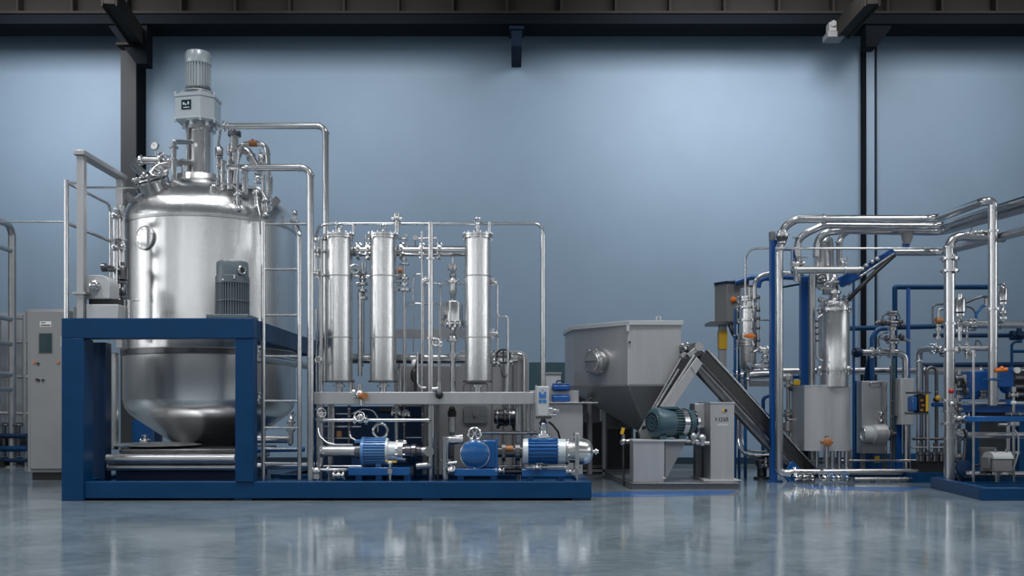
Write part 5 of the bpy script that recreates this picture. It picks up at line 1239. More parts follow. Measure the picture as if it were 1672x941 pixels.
t.p('lid_handle','pipe_steel').tube([P(1352,500,D-.36),P(1352,494,D-.36),P(1372,494,D-.36),P(1372,500,D-.36)], .012, .03)
t.done()
t = Thing('jacket_tank', 'curved grey steel jacket tank standing on tube legs', 'tank')
D = 15.45; zt = P(0,631,D).z; z0 = P(0,737,D).z
c = PF(1355,D+.95,0); rr = 1.0
arc = []
xl, xr = P(1317,0,D).x, P(1393,0,D).x; mid = (xl+xr)/2; hw = (xr-xl)/2
for i in range(17):
    a = -1+2*i/16; arc.append(V((mid+hw*a, D+.13*a*a, 0)))
poly = arc+[V((xr,D+.85,0)),V((xl,D+.85,0))]
t.p('casing','sheet_steel',angle=25).prism([p+ZA*z0 for p in poly], (0,0,zt-z0))
t.p('top_rim','light_grey_paint').prism([V((mid+(p.x-mid)*1.01,p.y-.006,zt)) for p in poly], (0,0,.02))
t.p('rivet','light_grey_paint').disc(P(1320,639,D+.1), YA, .015, .02, 8)
for k, (x, dd) in enumerate(((1334,.2),(1347,.12),(1359,.15),(1370,.3),(1382,.2))):
    t.p('leg','pipe_steel').cyl(PF(x,D+dd,.2), V((P(x,0,D+dd).x,D+dd,z0)), U((2.6,2.4,4,4,4)[k],D))
for x in (1326,1388): t.p('leg','mid_grey_paint').box(PF(x-3,D+.6,0), V((P(x+3,0,D+.6).x,D+.66,z0)))
t.p('slant_leg','pipe_steel').tube([PF(1334,D+.2,.22), PF(1340,D-.1,.02)], U(2,D))
t.done()
t = Thing('drain_valve', 'orange handled drain valve on the front of the jacket tank', 'valve')
q = P(1350,722,D-.08); t.p('body','pipe_steel').sph(q, .06); t.p('handle','brown_orange',label='orange brown handle').lathe(q-YA*.02, -YA, [(0,.07),(.03,.075),(.05,.04)], 16); t.p('ears','brown_orange').cyl(q-XA*.1, q+XA*.1, .025); t.p('lower_tube','pipe_steel').cyl(q, V((q.x,q.y,.22)), .035); t.p('bonnet','pipe_steel').cyl(q, q+ZA*.1, .03); t.done()
t = Thing('capped_cylinder', 'tall capped steel cylinder hanging behind the grey cross pipe', 'tank')
D = 16.1; c = PF(1342,D,0); z = lambda y: P(0,y,D).z
t.p('cylinder','brushed_steel').lathe(c, ZA, [(z(470),0),(z(470),U(14,D)),(z(398),U(14,D)),(z(391),U(13,D)),(z(386),U(9,D)),(z(384),0)], 44)
t.p('twin_cylinder','dull_steel').lathe(PF(1352,D+.1,0), ZA, [(z(480),0),(z(480),U(9,D)),(z(400),U(9,D)),(z(388),U(7,D)),(z(383),0)], 36)
t.p('weld_band','dull_steel').lathe(c, ZA, [(z(440),U(14,D)),(z(439),U(14.6,D)),(z(437),U(14.6,D)),(z(436),U(14,D))], 44); t.done()
D = 15.0
pipe('fat grey level pipe in front of the central vessel neck', [P(1296,441,D),P(1404,441,D)], U(6,D), mat='dull_steel', flanges=[], clamps=[(P(1378,441,D),XA),(P(1402,441,D),XA),(P(1298,441,D),XA)], name='cross_pipe')
pipe('grey upright post pipe under the grey level pipe', [PF(1326,16.0,0.0),P(1326,448,16.0)], U(5,16.0), mat='dull_steel', name='riser_pipe')
ball_valve('bright valve on the grey level pipe at its left', P(1302,432,D+.1), XA, .1, V((0,-.3,1)))
ball_valve('bright valve on the grey level pipe at its right', P(1376,430,D+.1), ZA, .07, XA)
wheel_valve('dark wheel valve left of the central nozzle stack', P(1347,462,15.4), XA, .1, V((-.6,-.7,.3)), hmat='black_rubber')
wheel_valve('wheel valve at the right of central vessel head', P(1384,487,15.5), XA, .07, V((.4,-.7,.5)))
# blue diagonal with hoses
t = Thing('diagonal_brace', 'bright blue diagonal arm with black hose rising to overhead pipe', 'brace')
t.p('arm','bright_blue',bev=.005).obox(P(1404,446,15.2), P(1459,411,15.25), .08, .13)
t.p('arm','bright_blue',bev=.005).obox(P(1372,462,15.5), P(1404,446,15.2), .08, .16)
t.p('hose','black_rubber').tube([P(1385,490,15.2),P(1402,472,15.1),P(1430,444,15.1),P(1460,417,15.15)], .035, .2)
t.p('steel_strip','pipe_steel').cyl(P(1404,452,15.1), P(1460,414,15.1), .02)
for x, y in ((1408,440),(1414,434),(1424,428),(1432,423)): t.p('fitting','dull_steel').sph(P(x,y,15.15), U(4,15), 10)
t.done()

# ------------------------------------------------------------------ panels right of the tank
D = 16.2
t = Thing('steel_cabinet', 'tall grey steel panel with barrel motor standing right of jacket tank', 'cabinet')
t.p('case','sheet_steel',bev=.01).box(P(1407,622,D), P(1449,741,D)+V((0,.25,0)))
t.p('top_handle','pipe_steel').tube([P(1420,629,D),P(1420,625,D-.06),P(1438,625,D-.06),P(1438,629,D)], .014, .03)
t.p('lug','pipe_steel').sph(P(1439,676,D-.03), .04, 10); t.p('lug','pipe_steel').sph(P(1439,688,D-.03), .04, 10); t.p('chain_link','pipe_steel').ring(P(1439,682,D-.03), YA, .04, .01, 16)
for y in (628,662,700,730): t.p('hinge','pipe_steel').cyl(P(1446.5,y,D-.012), P(1446.5,y+7,D-.012), .015)
t.p('stand','mid_grey_paint').box(PF(1444,D+.1,0), P(1449,741,D+.1)+V((0,.1,0))); t.p('stand','mid_grey_paint').box(PF(1408,D+.1,0), P(1413,741,D+.1)+V((0,.1,0)))
t.done()
t = Thing('barrel_motor', 'round grey barrel motor mounted on the face of the steel panel', 'motor')
D2 = D-.2; c = P(1412,709,D2)
t.p('barrel','light_grey_paint').lathe(c, XA, [(-.03,0),(-.03,.12),(-.01,.14),(.12,.14),(.125,.16),(.36,.155),(.37,.1),(.42,.08)], 36)
t.p('end_ring','pipe_steel').ring(c-XA*.03, XA, .11, .014, 28); t.p('shell','sheet_steel').lathe(c+XA*.14, XA, [(0,.13),(.01,.17),(.2,.17),(.21,.13)], 36)
t.p('coupling','dark_steel').lathe(c+XA*.38, XA, [(0,.05),(.03,.11),(.06,.11),(.07,.05),(.14,.05)], 20); t.p('mount','sheet_steel').box(c+V((.05,.05,-.1)), c+V((.3,.2,.1))); t.done()
t = Thing('tag_box', 'small yellow tag box hanging under the steel panel', 'tag')
t.p('box','yellow_paint',bev=.008).box(P(1429,745,16.1), P(1437,756,16.1)+V((0,.05,0))); t.p('cable','black_rubber').tube([P(1420,741,16.2),P(1424,747,16.15),P(1430,747,16.12)], .012, .03); t.done()
t = Thing('blue_backboard', 'blue board standing behind the steel panel', 'panel')
t.p('board','bright_blue').box(PF(1396,16.9,0), P(1408,622,16.9)+V((0,.05,0))); t.p('board','machine_blue').box(PF(1408,16.95,.12), P(1500,741,16.95)+V((0,.05,0))) ; t.done()
D = 15.9
t = Thing('meter_box', 'narrow grey meter box on a round steel post', 'box')
t.p('case','light_grey_paint',bev=.008).box(P(1471,618,D), P(1492.5,694,D)+V((0,.25,0)))
t.p('side_case','mid_grey_paint',bev=.006).box(P(1463,619,D+.1), P(1471,680,D+.1)+V((0,.2,0)))
t.p('post','pipe_steel').cyl(PF(1480.5,D+.12,0), P(1480.5,694,D+.12), U(6,D), seg=28); t.p('base_plate','pipe_steel').box(PF(1462,D-.05,0), PF(1495,D+.3,.02))
t.p('latch','pipe_steel').disc(P(1478,674,D-.01), YA, .016, .02, 8); t.done()
post('blue upright plate left of the meter box post', 1463, 1473, 680, 16.15, .05, 'bright_blue', False).done()
pipe('thin dark upright pipe between steel panel and meter box', [PF(1455,16.0,0),P(1455,598,16.0)], U(2,16), mat='dark_steel', clamps=[(P(1455,680,16),ZA),(P(1455,740,16),ZA)])
pipe('slim blue grey upright pipe left of the meter box', [PF(1459,16.1,.3),P(1459,585,16.1)], U(3,16.1), mat='teal_paint', clamps=[(P(1459,655,16.1),ZA)])
D = 16.3
pipe('steel elbow pipe from the blue flange over the meter box', [P(1398,576,D),P(1466,576,D),P(1478,582,D),P(1478,620,D)], U(5.4,D), flanges=[(P(1424,576,D),XA),(P(1435,576,D),XA),(P(1452,576,D),XA)], bend=.18)
t = Thing('blue_flange', 'dark blue flanged valve end left of the steel elbow pipe', 'valve')
t.p('flange','deep_blue').flange(P(1399,576,D), XA, U(8,D), .06, 8); t.p('flange','deep_blue').flange(P(1404,576,D), XA, U(7,D), .05, 8); t.p('hub','deep_blue').cyl(P(1392,576,D), P(1406,576,D), U(5,D)); t.done()
t = Thing('blue_gusset', 'blue pipe leg bending up from the panel behind elbow pipe', 'frame')
t.p('leg','machine_blue').tube([PF(1424,16.8,0),P(1424,552,16.8),P(1434,537,16.8),P(1462,536,16.8)], U(4,16.8), .12); t.p('gusset_plate','deep_blue').prism([P(1410,622,16.85),P(1424,548,16.85),P(1424,622,16.85)], (0,.04,0)); t.done()
# valve group with looped tubes
t = Thing('valve_manifold', 'dense dark valve manifold with looped tubes above the steel elbow', 'valve')
D = 16.2
for y, rr, h in ((512,9,6),(520,6,4),(531,10,3),(537,7,5),(552,8,6),(560,10,3),(566,5,4)): t.p('body','dull_steel').disc(P(1457,y,D), ZA, U(rr,D), U(h,D), 20)
t.p('stem','dull_steel').cyl(P(1457,576,D), P(1457,508,D), U(4,D))
for x, y, rr in ((1432,527,5),(1438,527,6),(1446,527,5),(1466,525,5),(1470,531,4),(1444,553,5),(1468,551,6)): t.p('port','dark_steel').lathe(P(x,y,D-.1), XA, [(0,U(rr,D)*.7),(.02,U(rr,D)),(.06,U(rr,D)),(.08,U(rr,D)*.6)], 16)
t.p('cross_tube','dull_steel').cyl(P(1430,527,D-.1), P(1474,527,D-.1), U(2.4,D)); t.p('cross_tube','dull_steel').cyl(P(1438,553,D-.1), P(1482,556,D-.1), U(2,D))
t.p('loop_tube','dark_steel').tube([P(1441,524,D-.2),P(1441,516,D-.2),P(1450,511,D-.2),P(1469,511,D-.2),P(1470,528,D-.2)], U(1.2,D), .1)
t.p('loop_tube','dark_steel').tube([P(1436,566,D-.2),P(1434,556,D-.2),P(1438,545,D-.2),P(1450,543,D-.2)], U(1.2,D), .1)
t.p('handle','dull_steel').cyl(P(1476,552,D-.15), P(1487,558,D-.15), U(1.6,D)); t.done()

# ------------------------------------------------------------------ valve drop left of second blue post
t = Thing('valve_drop', 'upright steel valve drop between the riser and second blue post', 'valve')
D = 16.3
t.p('stem','dull_steel').cyl(P(1287,740,D), P(1287,612,D), U(3.2,D))
for y, rr, h in ((618,9,6),(630,7,4),(671,7,3),(677,8,3),(683,6,4),(714,8,2.5),(726,6,3)): t.p('flange','dull_steel').flange(P(1287,y,D), ZA, U(rr,D), U(h,D), 6)
t.p('globe','pipe_steel').lathe(PF(1286,D,0), ZA, [(P(0,y,D).z,U(r_,D)) for y, r_ in ((708,4),(704,9),(690,9),(686,4))], 24)
t.p('side_loop','dull_steel').tube([P(1287,686,D-.05),P(1300,686,D-.05),P(1306,694,D-.05),P(1306,740,D-.05)], U(2,D), .12)
t.p('side_tube','dull_steel').cyl(P(1287,706,D-.05), P(1306,706,D-.05), U(1.4,D)); t.p('side_tube','dull_steel').cyl(P(1276,616,D), P(1290,616,D), U(6,D))
t.p('handwheel','pipe_steel').ring(P(1290,722,D-.15), V((.2,-1,.3)), U(7,D), .014, 20); t.done()
t = Thing('yellow_tag_valve', 'small valve with yellow tag beside the second blue post', 'valve')
t.p('tag','yellow_paint',label='yellow tag',bev=.006).box(P(1296,621,16.2), P(1307,629,16.2)+V((0,.06,0))); t.p('arm','dark_steel').tube([P(1288,632,16.25),P(1296,638,16.25),P(1308,640,16.25)], .035, .1); t.p('body','machine_blue').cyl(P(1294,634,16.3), P(1308,634,16.3), .06); t.done()

# ------------------------------------------------------------------ right hand blue pump skid and tower pipes
D0, D1 = 12.24, 14.25
xf, xb = P(1605,0,D0).x, P(1519,0,D1).x
zt = P(0,797.5,D0).z
t = Thing('pipe_skid', 'open dark blue steel skid frame on the floor at far right', 'skid')
XE2 = xf+3.4
def wall_(p, q, th):
    b_ = t.p('side_beam','blue_paint',bev=.006); d = (q-p).normalized(); n_ = V((-d.y,d.x,0))*th
    if n_.x < 0 and abs(d.y) > .5: n_ = -n_
    if n_.y < 0 and abs(d.x) > .5 and p.y < 13: n_ = -n_
    b_.prism([p,q,q+n_,p+n_],(0,0,zt))
f0, f1, b0, b1 = V((xf,D0,0)), V((XE2,D0,0)), V((xb,D1,0)), V((XE2,D1,0))
wall_(f0+XA*.0, f1, .12); wall_(f0+V((.02,.12,0)), b0, .12); wall_(b0+V((.13,0,0)), b1, .12)
t.p('deck_pan','deep_blue').prism([f0+V((.1,.1,.02)),f1+V((0,.1,.02)),b1+V((0,-.1,.02)),b0+V((.1,-.1,.02))],(0,0,.015))
for k in range(3):
    yk = D0+.5+.45*k; t.p('cross_member','blue_paint').box((xf+.16,yk,.035),(XE2,yk+.08,zt-.03))
t.done()
zd = .04
tx = PF(1549.5,14.0,0)
D = 14.0
pipe('broad steel tower pipe standing on the dark blue skid, left', [V((tx.x+.12,D,zd)),V((tx.x+.12,D,P(0,420,D).z))] if 0 else [PF(1550,D,zt*0+.035),P(1550,416,D)], U(8.6,D), name='tower_pipe',
     flanges=[(P(1550,423,D),ZA),(P(1550,443,D),ZA),(P(1550,572,D),ZA),(P(1550,654,D),ZA),(P(1550,692,D),ZA)], clamps=[(P(1550,529,D),ZA),(P(1550,672,D),ZA),(P(1550,716,D),ZA)], mat='pipe_steel')
pipe('bent steel pipe from the tower top out to the right riser', [P(1549,418,D),P(1549,398,D),P(1562,386,D),P(1612,388,D),P(1640,389,D)], U(7.4,D), bend=.22, clamps=[(P(1549,404,D),ZA)])
for k, (x, y) in enumerate(((1580,382),(1592,380),(1602,379))):
    single('tube_fitting', ('left','middle','right')[k]+' of three little fittings on the tower top pipe', 'fitting', 'dull_steel', lambda b: (b.cyl(P(x-7,y,D-.05),P(x+7,y,D-.05),.018), b.sph(P(x,y,D-.05),.035,10)))
pipe('thin wire hook above the tower top pipe', [P(1583,382,D),P(1586,374,D),P(1587,368,D)], U(.8,D), mat='dark_steel', name='wire_hook', cat='hook')
pipe('small cable clip beside the tower flanges', [P(1556,408,D-.1),P(1562,415,D-.1),P(1562,444,D-.1),P(1556,446,D-.1)], U(1,D), mat='dark_steel', name='cable_loop', cat='cable', bend=.05)
DR = RY
t = Thing('riser_fittings', 'flanged collars clamped round the right steel riser', 'clamp')
for y, rr in ((378,10),(505,11),(620,14)): t.p('collar','pipe_steel' if y < 600 else 'machine_blue').flange(V((RX,RY,P(0,y,DR).z)), ZA, U(rr,DR), U(2.6,DR), 8)
t.p('collar','pipe_steel').disc(V((RX,RY,P(0,684,DR).z)), ZA, U(9,DR), .05); t.p('yellow_valve','orange_paint',label='orange valve handle').sph(V((RX+.08,RY-.1,P(0,602,DR).z)), U(3.6,DR), 12); t.p('yellow_stem','orange_paint').cyl(V((RX-.02,RY-.1,P(0,606,DR).z)), V((RX+.16,RY-.1,P(0,604,DR).z)), .03); t.done()
t = Thing('base_gearbox', 'grey rounded gearbox at the foot of the right steel riser', 'gearbox')
D = DR; zl, zh = P(0,770,D).z, P(0,743,D).z
gx0, gx1 = P(1612,0,D).x, P(1644,0,D).x
rp = []
for i in range(9): a = math.pi*i/8; rp.append(V((0, D-.02-.17*math.cos(a)*1.0, zh-.05+.10*math.sin(a))))
t.p('case','grey_paint',bev=.015).box((gx0+.01,D-.18,zl),(gx1-.01,D+.16,zh-.02))
t.p('hood','light_grey_paint',angle=60).prism([V((gx0,p.y,p.z)) for p in rp], (gx1-gx0,0,0))
t.p('side_cover','mid_grey_paint',bev=.01).box((gx0-.04,D-.12,zl+.04),(gx0,D+.12,zh-.03))
t.p('foot_stub','pipe_steel').cyl((RX+.05,D-.02,.035), (RX+.05,D-.02,zl), U(4,D)); t.p('foot_flange','pipe_steel').flange((RX+.05,D-.02,zl-.03), ZA, U(7,D), .035, 8)
for x in (gx0+.08,gx1-.05): t.p('top_bolt','pipe_steel').cyl((x,D-.08,zh+.01),(x,D-.08,zh+.09), .02)
t.done()
# level pipes across
pipe('upper steel level pipe from the tower to the right edge', [P(1556,530.5,14.7),P(1700,530.5,14.7)], U(6,14.7), flanges=[(P(1584,530.5,14.7),XA),(P(1590,530.5,14.7),XA)], clamps=[(P(1632,530.5,14.7),XA)])
pipe('second steel level pipe bridging the tower and the right riser', [P(1556,569,14.3),P(1618,569,14.1)], U(4.6,14.2), flanges=[(P(1564,569,14.28),XA),(P(1578,569,14.25),XA)])
pipe('steel elbow pipe dropping left of the tower pipe', [PF(1501,15.6,0),P(1501,588,15.2),P(1501,571,15.1),P(1520,569,14.8),P(1546,569,14.3)], U(5,15), bend=.2, flanges=[(P(1521,569,14.78),XA),(P(1528,569,14.66),XA)], clamps=[(P(1501,590,15.2),ZA)])
wheel_valve('dark valve between elbow pipe and tower pipe', P(1536,570,14.35), XA, .1, V((0,-.9,-.3)), hmat='black_rubber')
stack_valve('steel barrel valve with small cap between tower and right riser', P(1567,545,14.6), U(66,14.6), U(9.5,14.6))
pipe('small sampling pipe hanging under the barrel valve at tower', [P(1567,557,14.5),P(1567,534,14.5)], U(3,14.5), clamps=[(P(1567,541,14.5),ZA),(P(1567,550,14.5),ZA)])
stack_valve('small steel pot valve right of the right riser', P(1636,530,13.95) if 0 else P(1637,524,14.6), U(62,14.6), U(7.5,14.6))
pipe('thin wire bent over the pot valve at far right', [P(1626,465,14.0),P(1638,464,14.0),P(1641,470,14.0),P(1641,480,14.0)], U(1.2,14), mat='dark_steel', name='steel_cable', cat='cable', bend=.06)
t = Thing('small_tank', 'small grey pot behind the right riser with thin tubes', 'tank'); t.p('pot','dull_steel').cyl(P(1612,500,15), P(1612,484,15), U(5,15)); t.p('tube','dark_steel').tube([P(1578,494,14.9),P(1592,488,14.9),P(1604,484,14.9),P(1612,485,14.9)], .02, .1); t.done()
pipe('dark blue hose curving down from the pot to level pipe', [P(1612,496,15.0),P(1602,502,15),P(1594,512,14.9),P(1592,526,14.8)], U(2.4,15), mat='machine_blue', name='blue_hose', cat='hose', bend=.15)
pipe('dark thin tube from barrel valve to the blue hose', [P(1576,501,14.9),P(1588,503,14.9),P(1594,514,14.9)], U(1.4,14.9), mat='dark_steel', bend=.1)
pipe('upright thin steel rod pipe between tower and riser', [PF(1589.5,13.7,.035),P(1589.5,572,13.7)], U(2.2,13.7), clamps=[(PF(1589.5,13.7,.3),ZA)])
pipe('thin tube linking the two level pipes', [P(1579,565,14.3),P(1579,534,14.5)], U(2,14.4), clamps=[(P(1579,560,14.3),ZA)])
pipe('forked thin tube under the dark blue level pipe', [P(1592,568,14.4),P(1594,550,15),P(1604,566,14.5)], U(1.2,14.6), mat='dark_steel')
wheel_valve('valve hung on the second level pipe next to the riser', P(1579,578,14.1), ZA, .07, V((.4,-.9,0)))
# left of tower: looped tubes and black blocks
t = Thing('sample_loop', 'tall thin looped tube with orange fitting left of the tower pipe', 'pipe')
D = 14.6
t.p('loop','dark_steel').tube([P(1523,532,D),P(1523,500,D),P(1530,497,D),P(1542,497,D)], U(1.6,D), .08); t.p('inner_loop','dull_steel').tube([P(1532,555,D),P(1532,505,D),P(1542,504,D)], U(2.4,D), .05)
t.p('orange_fitting','brown_orange',label='rust orange fitting').cyl(P(1528,524,D-.05), P(1540,524,D-.05), U(5,D))
for y in (530,538,552): t.p('clamp','dull_steel').disc(P(1532,y,D), ZA, U(4.5,D), .05)
t.done()
for k, (xa, xb_, D_) in enumerate(((1513,1529,15.6),)):
    pipe('dark inverted U pipe behind the tower, left', [PF(xa,D_,.3),P(xa,600,D_),P(xb_,600,D_),PF(xb_,D_,.3)], U(2.8,D_), mat='dark_steel', bend=.09, clamps=[(P(xa,646,D_),ZA),(P(xa,660,D_),ZA),(P(xb_,650,D_),ZA),(P(xb_,640,D_),ZA)])
pipe('dark slim upright pipe beside the inverted U', [PF(1506,15.5,.3),P(1506,596,15.5)], U(1.8,15.5), mat='dark_steel')
t = Thing('instrument_block', 'black instrument block with yellow gauges left of the tower', 'instrument')
D = 15.2
t.p('block','black_rubber',bev=.01).box(P(1500,645,D), P(1516,674,D)+V((0,.2,0))); t.p('side_case','machine_blue',bev=.03).box(P(1489,647,D), P(1499,673,D)+V((0,.2,0)))
t.p('top_bracket','dark_steel').box(P(1489,640,D-.02), P(1520,643,D-.02)+V((0,.25,0))); t.p('bottom_bracket','dark_steel').box(P(1489,674,D-.02), P(1516,677,D-.02)+V((0,.25,0)))
t.p('yellow_tube','yellow_paint',label='yellow sight tube').cyl(P(1514,672,D-.06), P(1514,644,D-.06), U(2.4,D))
for x, y in ((1503,652),(1505,660),(1503,668)): t.p('gauge_dot','brown_orange').box(P(x,y,D-.02), P(x+5,y+4,D-.02)+V((0,.02,0)))
t.p('lower_stem','pipe_steel').cyl(P(1515,735,D), P(1515,677,D), U(2.4,D)); t.done()
t = Thing('yellow_valve', 'little yellow valve knob right of the instrument block', 'valve'); q = P(1532,650,15.1)
t.p('knob','yellow_paint').sph(q, U(4.5,15.1), 12); t.p('body','black_rubber').cyl(P(1525,653,15.15), P(1540,653,15.15), U(3.2,15.1)); t.p('pipe','machine_blue').cyl(P(1522,661,15.2), P(1544,661,15.2), U(3.6,15.2)); t.done()
t = Thing('low_manifold', 'low dark pump manifold on the floor left of the tower', 'pump'); D = 15.3
t.p('base','blue_paint').box(PF(1490,D-.1,0), PF(1545,D+.5,.16)); t.p('block','black_rubber').box(PF(1500,D+.1,.16), PF(1543,D+.4,.34))
for x in (1504,1515,1527,1538): t.p('port','dark_steel').lathe(PF(x,D+.1,.34), ZA, [(0,.05),(.1,.05),(.11,.08),(.15,.08),(.16,.03),(.3,.03)], 16)
t.p('cross_tube','dark_steel').cyl(P(1490,717,D), P(1546,717,D), U(2.2,D)); t.p('cross_tube','dull_steel').cyl(P(1488,731,D), P(1546,731,D), U(1.6,D)); t.done()
# fittings on the tower
t = Thing('tower_valve_tree', 'dense dark valve tree running down the right side of the tower', 'valve'); D = 14.2
t.p('stem','dark_steel').cyl(PF(1566,D,.035), P(1566,612,D), U(3,D))
for y, rr, h in ((616,8,3),(626,5,6),(636,9,3),(648,6,5),(658,9,3),(668,6,4),(690,8,5),(702,6,4),(718,8,3),(744,7,5),(760,9,6)): t.p('collar','dull_steel').disc(P(1566,y,D), ZA, U(rr,D), U(h,D), 18)
for x, y in ((1560,620),(1574,626),(1577,640),(1558,668),(1558,688),(1576,684),(1575,708)): t.p('port','dark_steel').lathe(P(x-4,y,D-.1), XA, [(0,.04),(.02,.07),(.05,.07),(.07,.03)], 14)
t.p('vent_pin','pipe_steel').cyl(P(1566,612,D), P(1566,604,D), .03); t.p('side_can','dull_steel').cyl(P(1574,632,D), P(1574,612,D), U(4,D)); t.p('side_can','dull_steel').cyl(P(1560,634,D), P(1560,612,D), U(3.4,D))
t.p('loop','dark_steel').tube([P(1558,720,D-.1),P(1556,740,D-.1),P(1562,758,D-.1),P(1574,752,D-.1),P(1576,720,D-.1),P(1570,706,D-.1)], .02, .1)
t.p('blue_wheel','deep_blue').lathe(PF(1572,D-.1,.3), V((.1,-1,.2)), [(0,.1),(.02,.13),(.06,.13),(.08,.06)], 24); t.done()
t = Thing('red_knob_valve', 'small valve with dark red knob on the front of the tower', 'valve'); q = P(1553,639,13.8)
t.p('knob','red_paint',label='dark red knob').sph(q, U(4.4,13.8), 12); t.p('stem','pipe_steel').cyl(q, P(1553,662,13.8), U(2,13.8)); t.p('body','dull_steel').sph(P(1554,660,13.8), U(5,13.8), 12); t.done()
wheel_valve('valve with side spindle at the tower right, at shelf height', P(1566,684,13.9), XA, .09, V((.9,-.4,.1)))
# shelf beam and blue machine at far right
D = 13.6
t = Thing('blue_shelf', 'bright blue shelf beam crossing in front of the right riser foot', 'beam'); 
t.p('beam','machine_blue',bev=.006).box(P(1581,680,13.25), P(1700,689,13.25)+V((0,.12,0))); t.p('post','blue_paint').box(PF(1690,13.3,.035), P(1699,689,13.3)+V((0,.08,0))); t.p('post','blue_paint').box(PF(1599,14.9,0),P(1606,640,14.9)+V((0,.1,0))) if 0 else None; t.done()
pipe('steel level pipe under the blue shelf beam', [P(1562,711,14.1),P(1700,711,14.1)], U(5.4,14.1), flanges=[(P(1568,711,14.1),XA)])
pipe('thick steel pipe along the floor inside the dark blue skid', [PF(1575,14.0,.22),PF(1700,14.0,.22)], U(6,14), clamps=[(PF(1584,14.0,.22),XA)])
pipe('thin dark rod on the skid in front of the gearbox', [PF(1578,14.15,.33),PF(1612,14.15,.36)], U(2,14), mat='dark_steel')
t = Thing('blue_pump_unit', 'big blue machine with square housings behind the right riser', 'machine'); D = 15.4
t.p('left_housing','bright_blue',bev=.02).box(P(1583,606,D), P(1614,652,D)+V((0,.5,0)))
t.p('right_housing','bright_blue',bev=.02).box(P(1630,600,D-.3), P(1656,633,D-.3)+V((0,.5,0)))
t.p('right_bulge','bright_blue').sph(P(1643,632,D-.05), U(11,D), 20)
t.p('table','bright_blue',bev=.01).box(P(1576,661,D-.1), P(1710,674,D-.1)+V((0,.8,0)))
t.p('table_edge','dull_steel').cyl(P(1580,659,D-.15), P(1710,659,D-.15), U(2.2,D))
t.p('bracket','bright_blue').prism([P(1642,661,D-.2),P(1648,652,D-.2),P(1656,652,D-.2),P(1660,661,D-.2)],(0,.3,0))
t.p('leg','blue_paint',bev=.01).box(PF(1590,D,0), P(1600,674,D)+V((0,.3,0))); t.p('leg','blue_paint',bev=.01).box(PF(1664,D,0), P(1690,674,D)+V((0,.3,0)))
t.p('back_plate','mid_grey_paint').box(PF(1600,D+.5,0), P(1664,674,D+.5)+V((0,.05,0)))
t.p('bench_stack','dark_steel').lathe(P(1605,652,D-.1), ZA, [(0,.09),(.03,.09),(.04,.05),(.1,.05),(.11,.07),(.14,.07),(.15,.03)], 16)
t.p('knob','white_face').lathe(P(1659,605,D-.3), -YA, [(0,.05),(.05,.05)], 16)
t.p('head_case','black_rubber').box(P(1657,606,D+.1), P(1700,655,D+.1)+V((0,.3,0)))
for y in (618,632,645): t.p('head_rib','dark_steel').cyl(P(1657,y,D), P(1700,y,D), .04)
t.done()
t = Thing('white_globe_tap', 'slim upright tube with pale globe at far right', 'valve'); D = 13.9
t.p('tube','pipe_steel').cyl(PF(1655,D,.035), P(1655,636,D), U(2.4,D)); t.p('globe','white_face',label='pale globe').sph(P(1655,658,D), U(4.4,D), 14); t.p('top_flange','dull_steel').flange(P(1655,645,D), ZA, U(8,D), .04, 6); t.p('cap','dull_steel').cyl(P(1655,640,D), P(1655,632,D), U(4,D)); t.p('lower_clamp','dull_steel').disc(P(1655,692,D), ZA, U(9,D), .05); t.done()
pipe('curved thin hose falling at far right under the globe tube', [P(1656,702,13.8),P(1663,712,13.8),P(1663,740,13.8),P(1656,762,13.8),P(1650,772,13.8)], U(1.6,13.8), mat='dull_steel', bend=.2, name='steel_hose', cat='hose')
pipe('dark valve line on the shelf beam at far right', [P(1642,677,13.3),P(1700,677,13.3)], U(3,13.3), mat='dark_steel', clamps=[(P(1650,677,13.3),XA),(P(1664,677,13.3),XA)])
t = Thing('blue_ball_valve', 'dark blue round valve on the dark blue level pipe', 'valve'); D = 17.3
t.p('body','deep_blue').sph(P(1664,548,D), U(9,D), 20); t.p('flange','deep_blue').flange(P(1654,548,D), XA, U(8,D), .06, 8); t.p('bonnet','deep_blue').cyl(P(1664,548,D-.1), P(1664,536,D-.1), U(4,D)); t.done()
pipe('blue ladder shaped pipe dropping at far right', [P(1652,600,16.9),P(1652,562,16.9),P(1658,558,16.9),P(1668,558,16.9)], U(2.2,16.9), mat='blue_paint', name='blue_pipe', bend=.06)
pipe('level blue rung pipe at far right', [P(1652,574,16.9),P(1706,574,16.9),PF(1706,16.9,0)], U(2.6,16.9), mat='blue_paint', name='blue_pipe')
t = Thing('grey_drum', 'grey oval drum standing behind the gearbox at right', 'drum'); D = 14.9
t.p('drum','mid_grey_paint').lathe(PF(1612,D,0), ZA, [(0,U(11,D)),(P(0,738,D).z,U(11,D)),(P(0,734,D).z,U(13,D)),(P(0,731,D).z,U(13,D)),(P(0,731,D).z,0)], 32); t.done()
t = Thing('side_stand', 'thin grey frame stand behind the gearbox right', 'stand'); D = 14.6
t.p('upright','dull_steel').cyl(PF(1646,D,0), P(1646,695,D), .03); t.p('crossbar','dull_steel').cyl(P(1630,740,D), P(1664,740,D), .025); t.p('crossbar','dull_steel').cyl(P(1630,694,D), P(1662,694,D), .025); t.p('block','dark_steel').box(PF(1644,D-.1,.0),PF(1665,D+.1,.2)); t.done()

# blue glow on the floor, painted as strips beside the platforms
nmat('floor_glow_blue', (.05,.15,.40), .12, 0, .15, 3.0, spec=.6)
for nm, pts in (('floor_glow_centre',((966,806),(1040,803),(1205,801),(1188,808),(1090,811),(966,812))),('floor_glow_right',((1290,792),(1400,796),(1516,796),(1470,803),(1330,799)))):
    b = B(); b.prism([PZ(x,y,0)+ZA*.001 for x, y in pts], (0,0,.002)); struct(nm, b, 'floor_glow_blue')
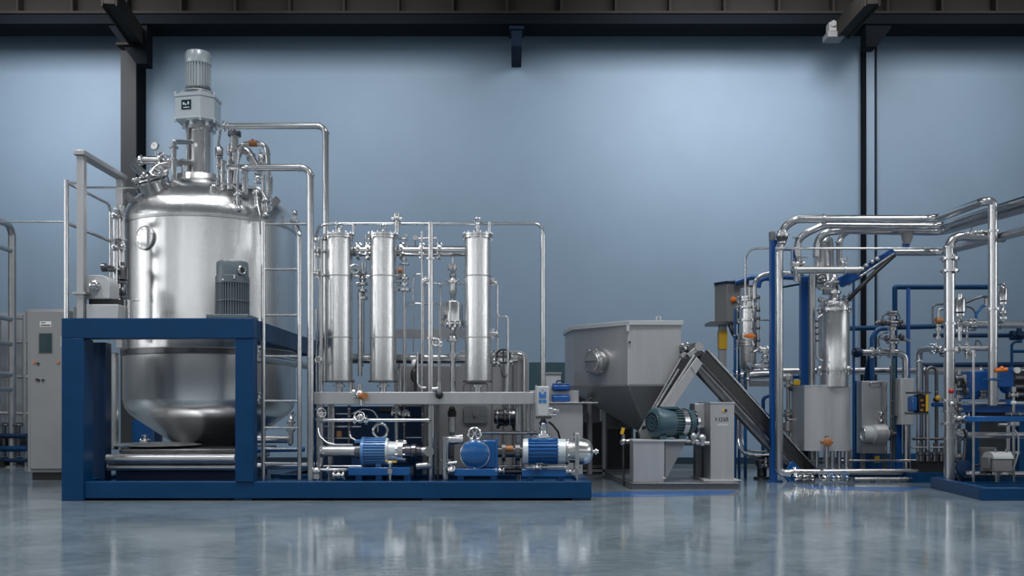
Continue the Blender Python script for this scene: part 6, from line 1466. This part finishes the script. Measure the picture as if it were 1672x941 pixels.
# ------------------------------------------------------------------ camera, lamps, world
cd = bpy.data.cameras.new('camera'); cam = bpy.data.objects.new('camera', cd); C.objects.link(cam)
cam.location = (0,0,H); cam.rotation_euler = (math.radians(90),0,0)
cd.sensor_width = 36; cd.lens = 36*F/1672; cd.shift_y = (HY-470.5)/1672
cd.clip_end = 200
bpy.context.scene.camera = cam
def area(name, loc, tgt, sx, sy, power, col=(1,1,1)):
    l = bpy.data.lights.new(name,'AREA'); l.shape = 'RECTANGLE'; l.size = sx; l.size_y = sy; l.energy = power; l.color = col
    o = bpy.data.objects.new(name, l); C.objects.link(o); o.location = loc
    d = V(tgt)-V(loc); o.rotation_euler = d.to_track_quat('-Z','Y').to_euler(); return o
# rows of high-bay lamps under the roof
for i, x in enumerate((-9,-3,3,9)):
    o = area('bay_lamp', (x,9.0,11.5), (x,10.6,0), 1.0, 4.0, 300, (.97,.985,1)); o.data.spread = math.radians(100)
# wall washers hung in front of the wall bays
for i, (x, wd, e) in enumerate(((-9.2,4.0,235),(-3.2,3.5,125),(4.2,4.5,255),(9.8,2.5,110))):
    o = area('wall_washer', (x,16.4,9.7), (x,20.5,5.6), wd, 1.5, e, (1,.97,.97)); o.data.spread = math.radians(130)
# tall unseen strip lights behind the lens, added for streaks on the steel
for i, (x, wd, e) in enumerate(((-13,.7,80),(-10.4,.35,45),(-8.2,.25,34),(-5.6,.45,60),(-3.6,.2,26),(-1.2,.3,38),(2.6,.3,30),(5.0,.2,20),(7.5,.5,45),(12.5,.7,60))):
    area('front_streak_light', (x,-7.5,6.2), (x*.6,14,3.0), wd, 5.6, e*.88, (.95,.98,1))
# unseen strip lights at both sides, added to brighten the steel edges
for x in (-17,17):
    for y, wd in ((-3,1.0),(2.5,.7),(7.5,1.0),(11.5,.6)):
        o = area('side_rim_light', (x,y,5.6), (0,y+3.0,2.6), wd, 5.5, (75 if x < 0 else 55)*wd, (.95,.98,1)); o.data.spread = math.radians(110)
w = bpy.data.worlds.new('hall'); bpy.context.scene.world = w; w.use_nodes = True
w.node_tree.nodes['Background'].inputs[0].default_value = (.105,.12,.135,1); w.node_tree.nodes['Background'].inputs[1].default_value = 1.0
s = bpy.context.scene; s.view_settings.view_transform = 'Standard'; s.view_settings.look = 'None'
s.view_settings.gamma = 1; s.view_settings.exposure = 0.0; s.view_settings.use_curve_mapping = False
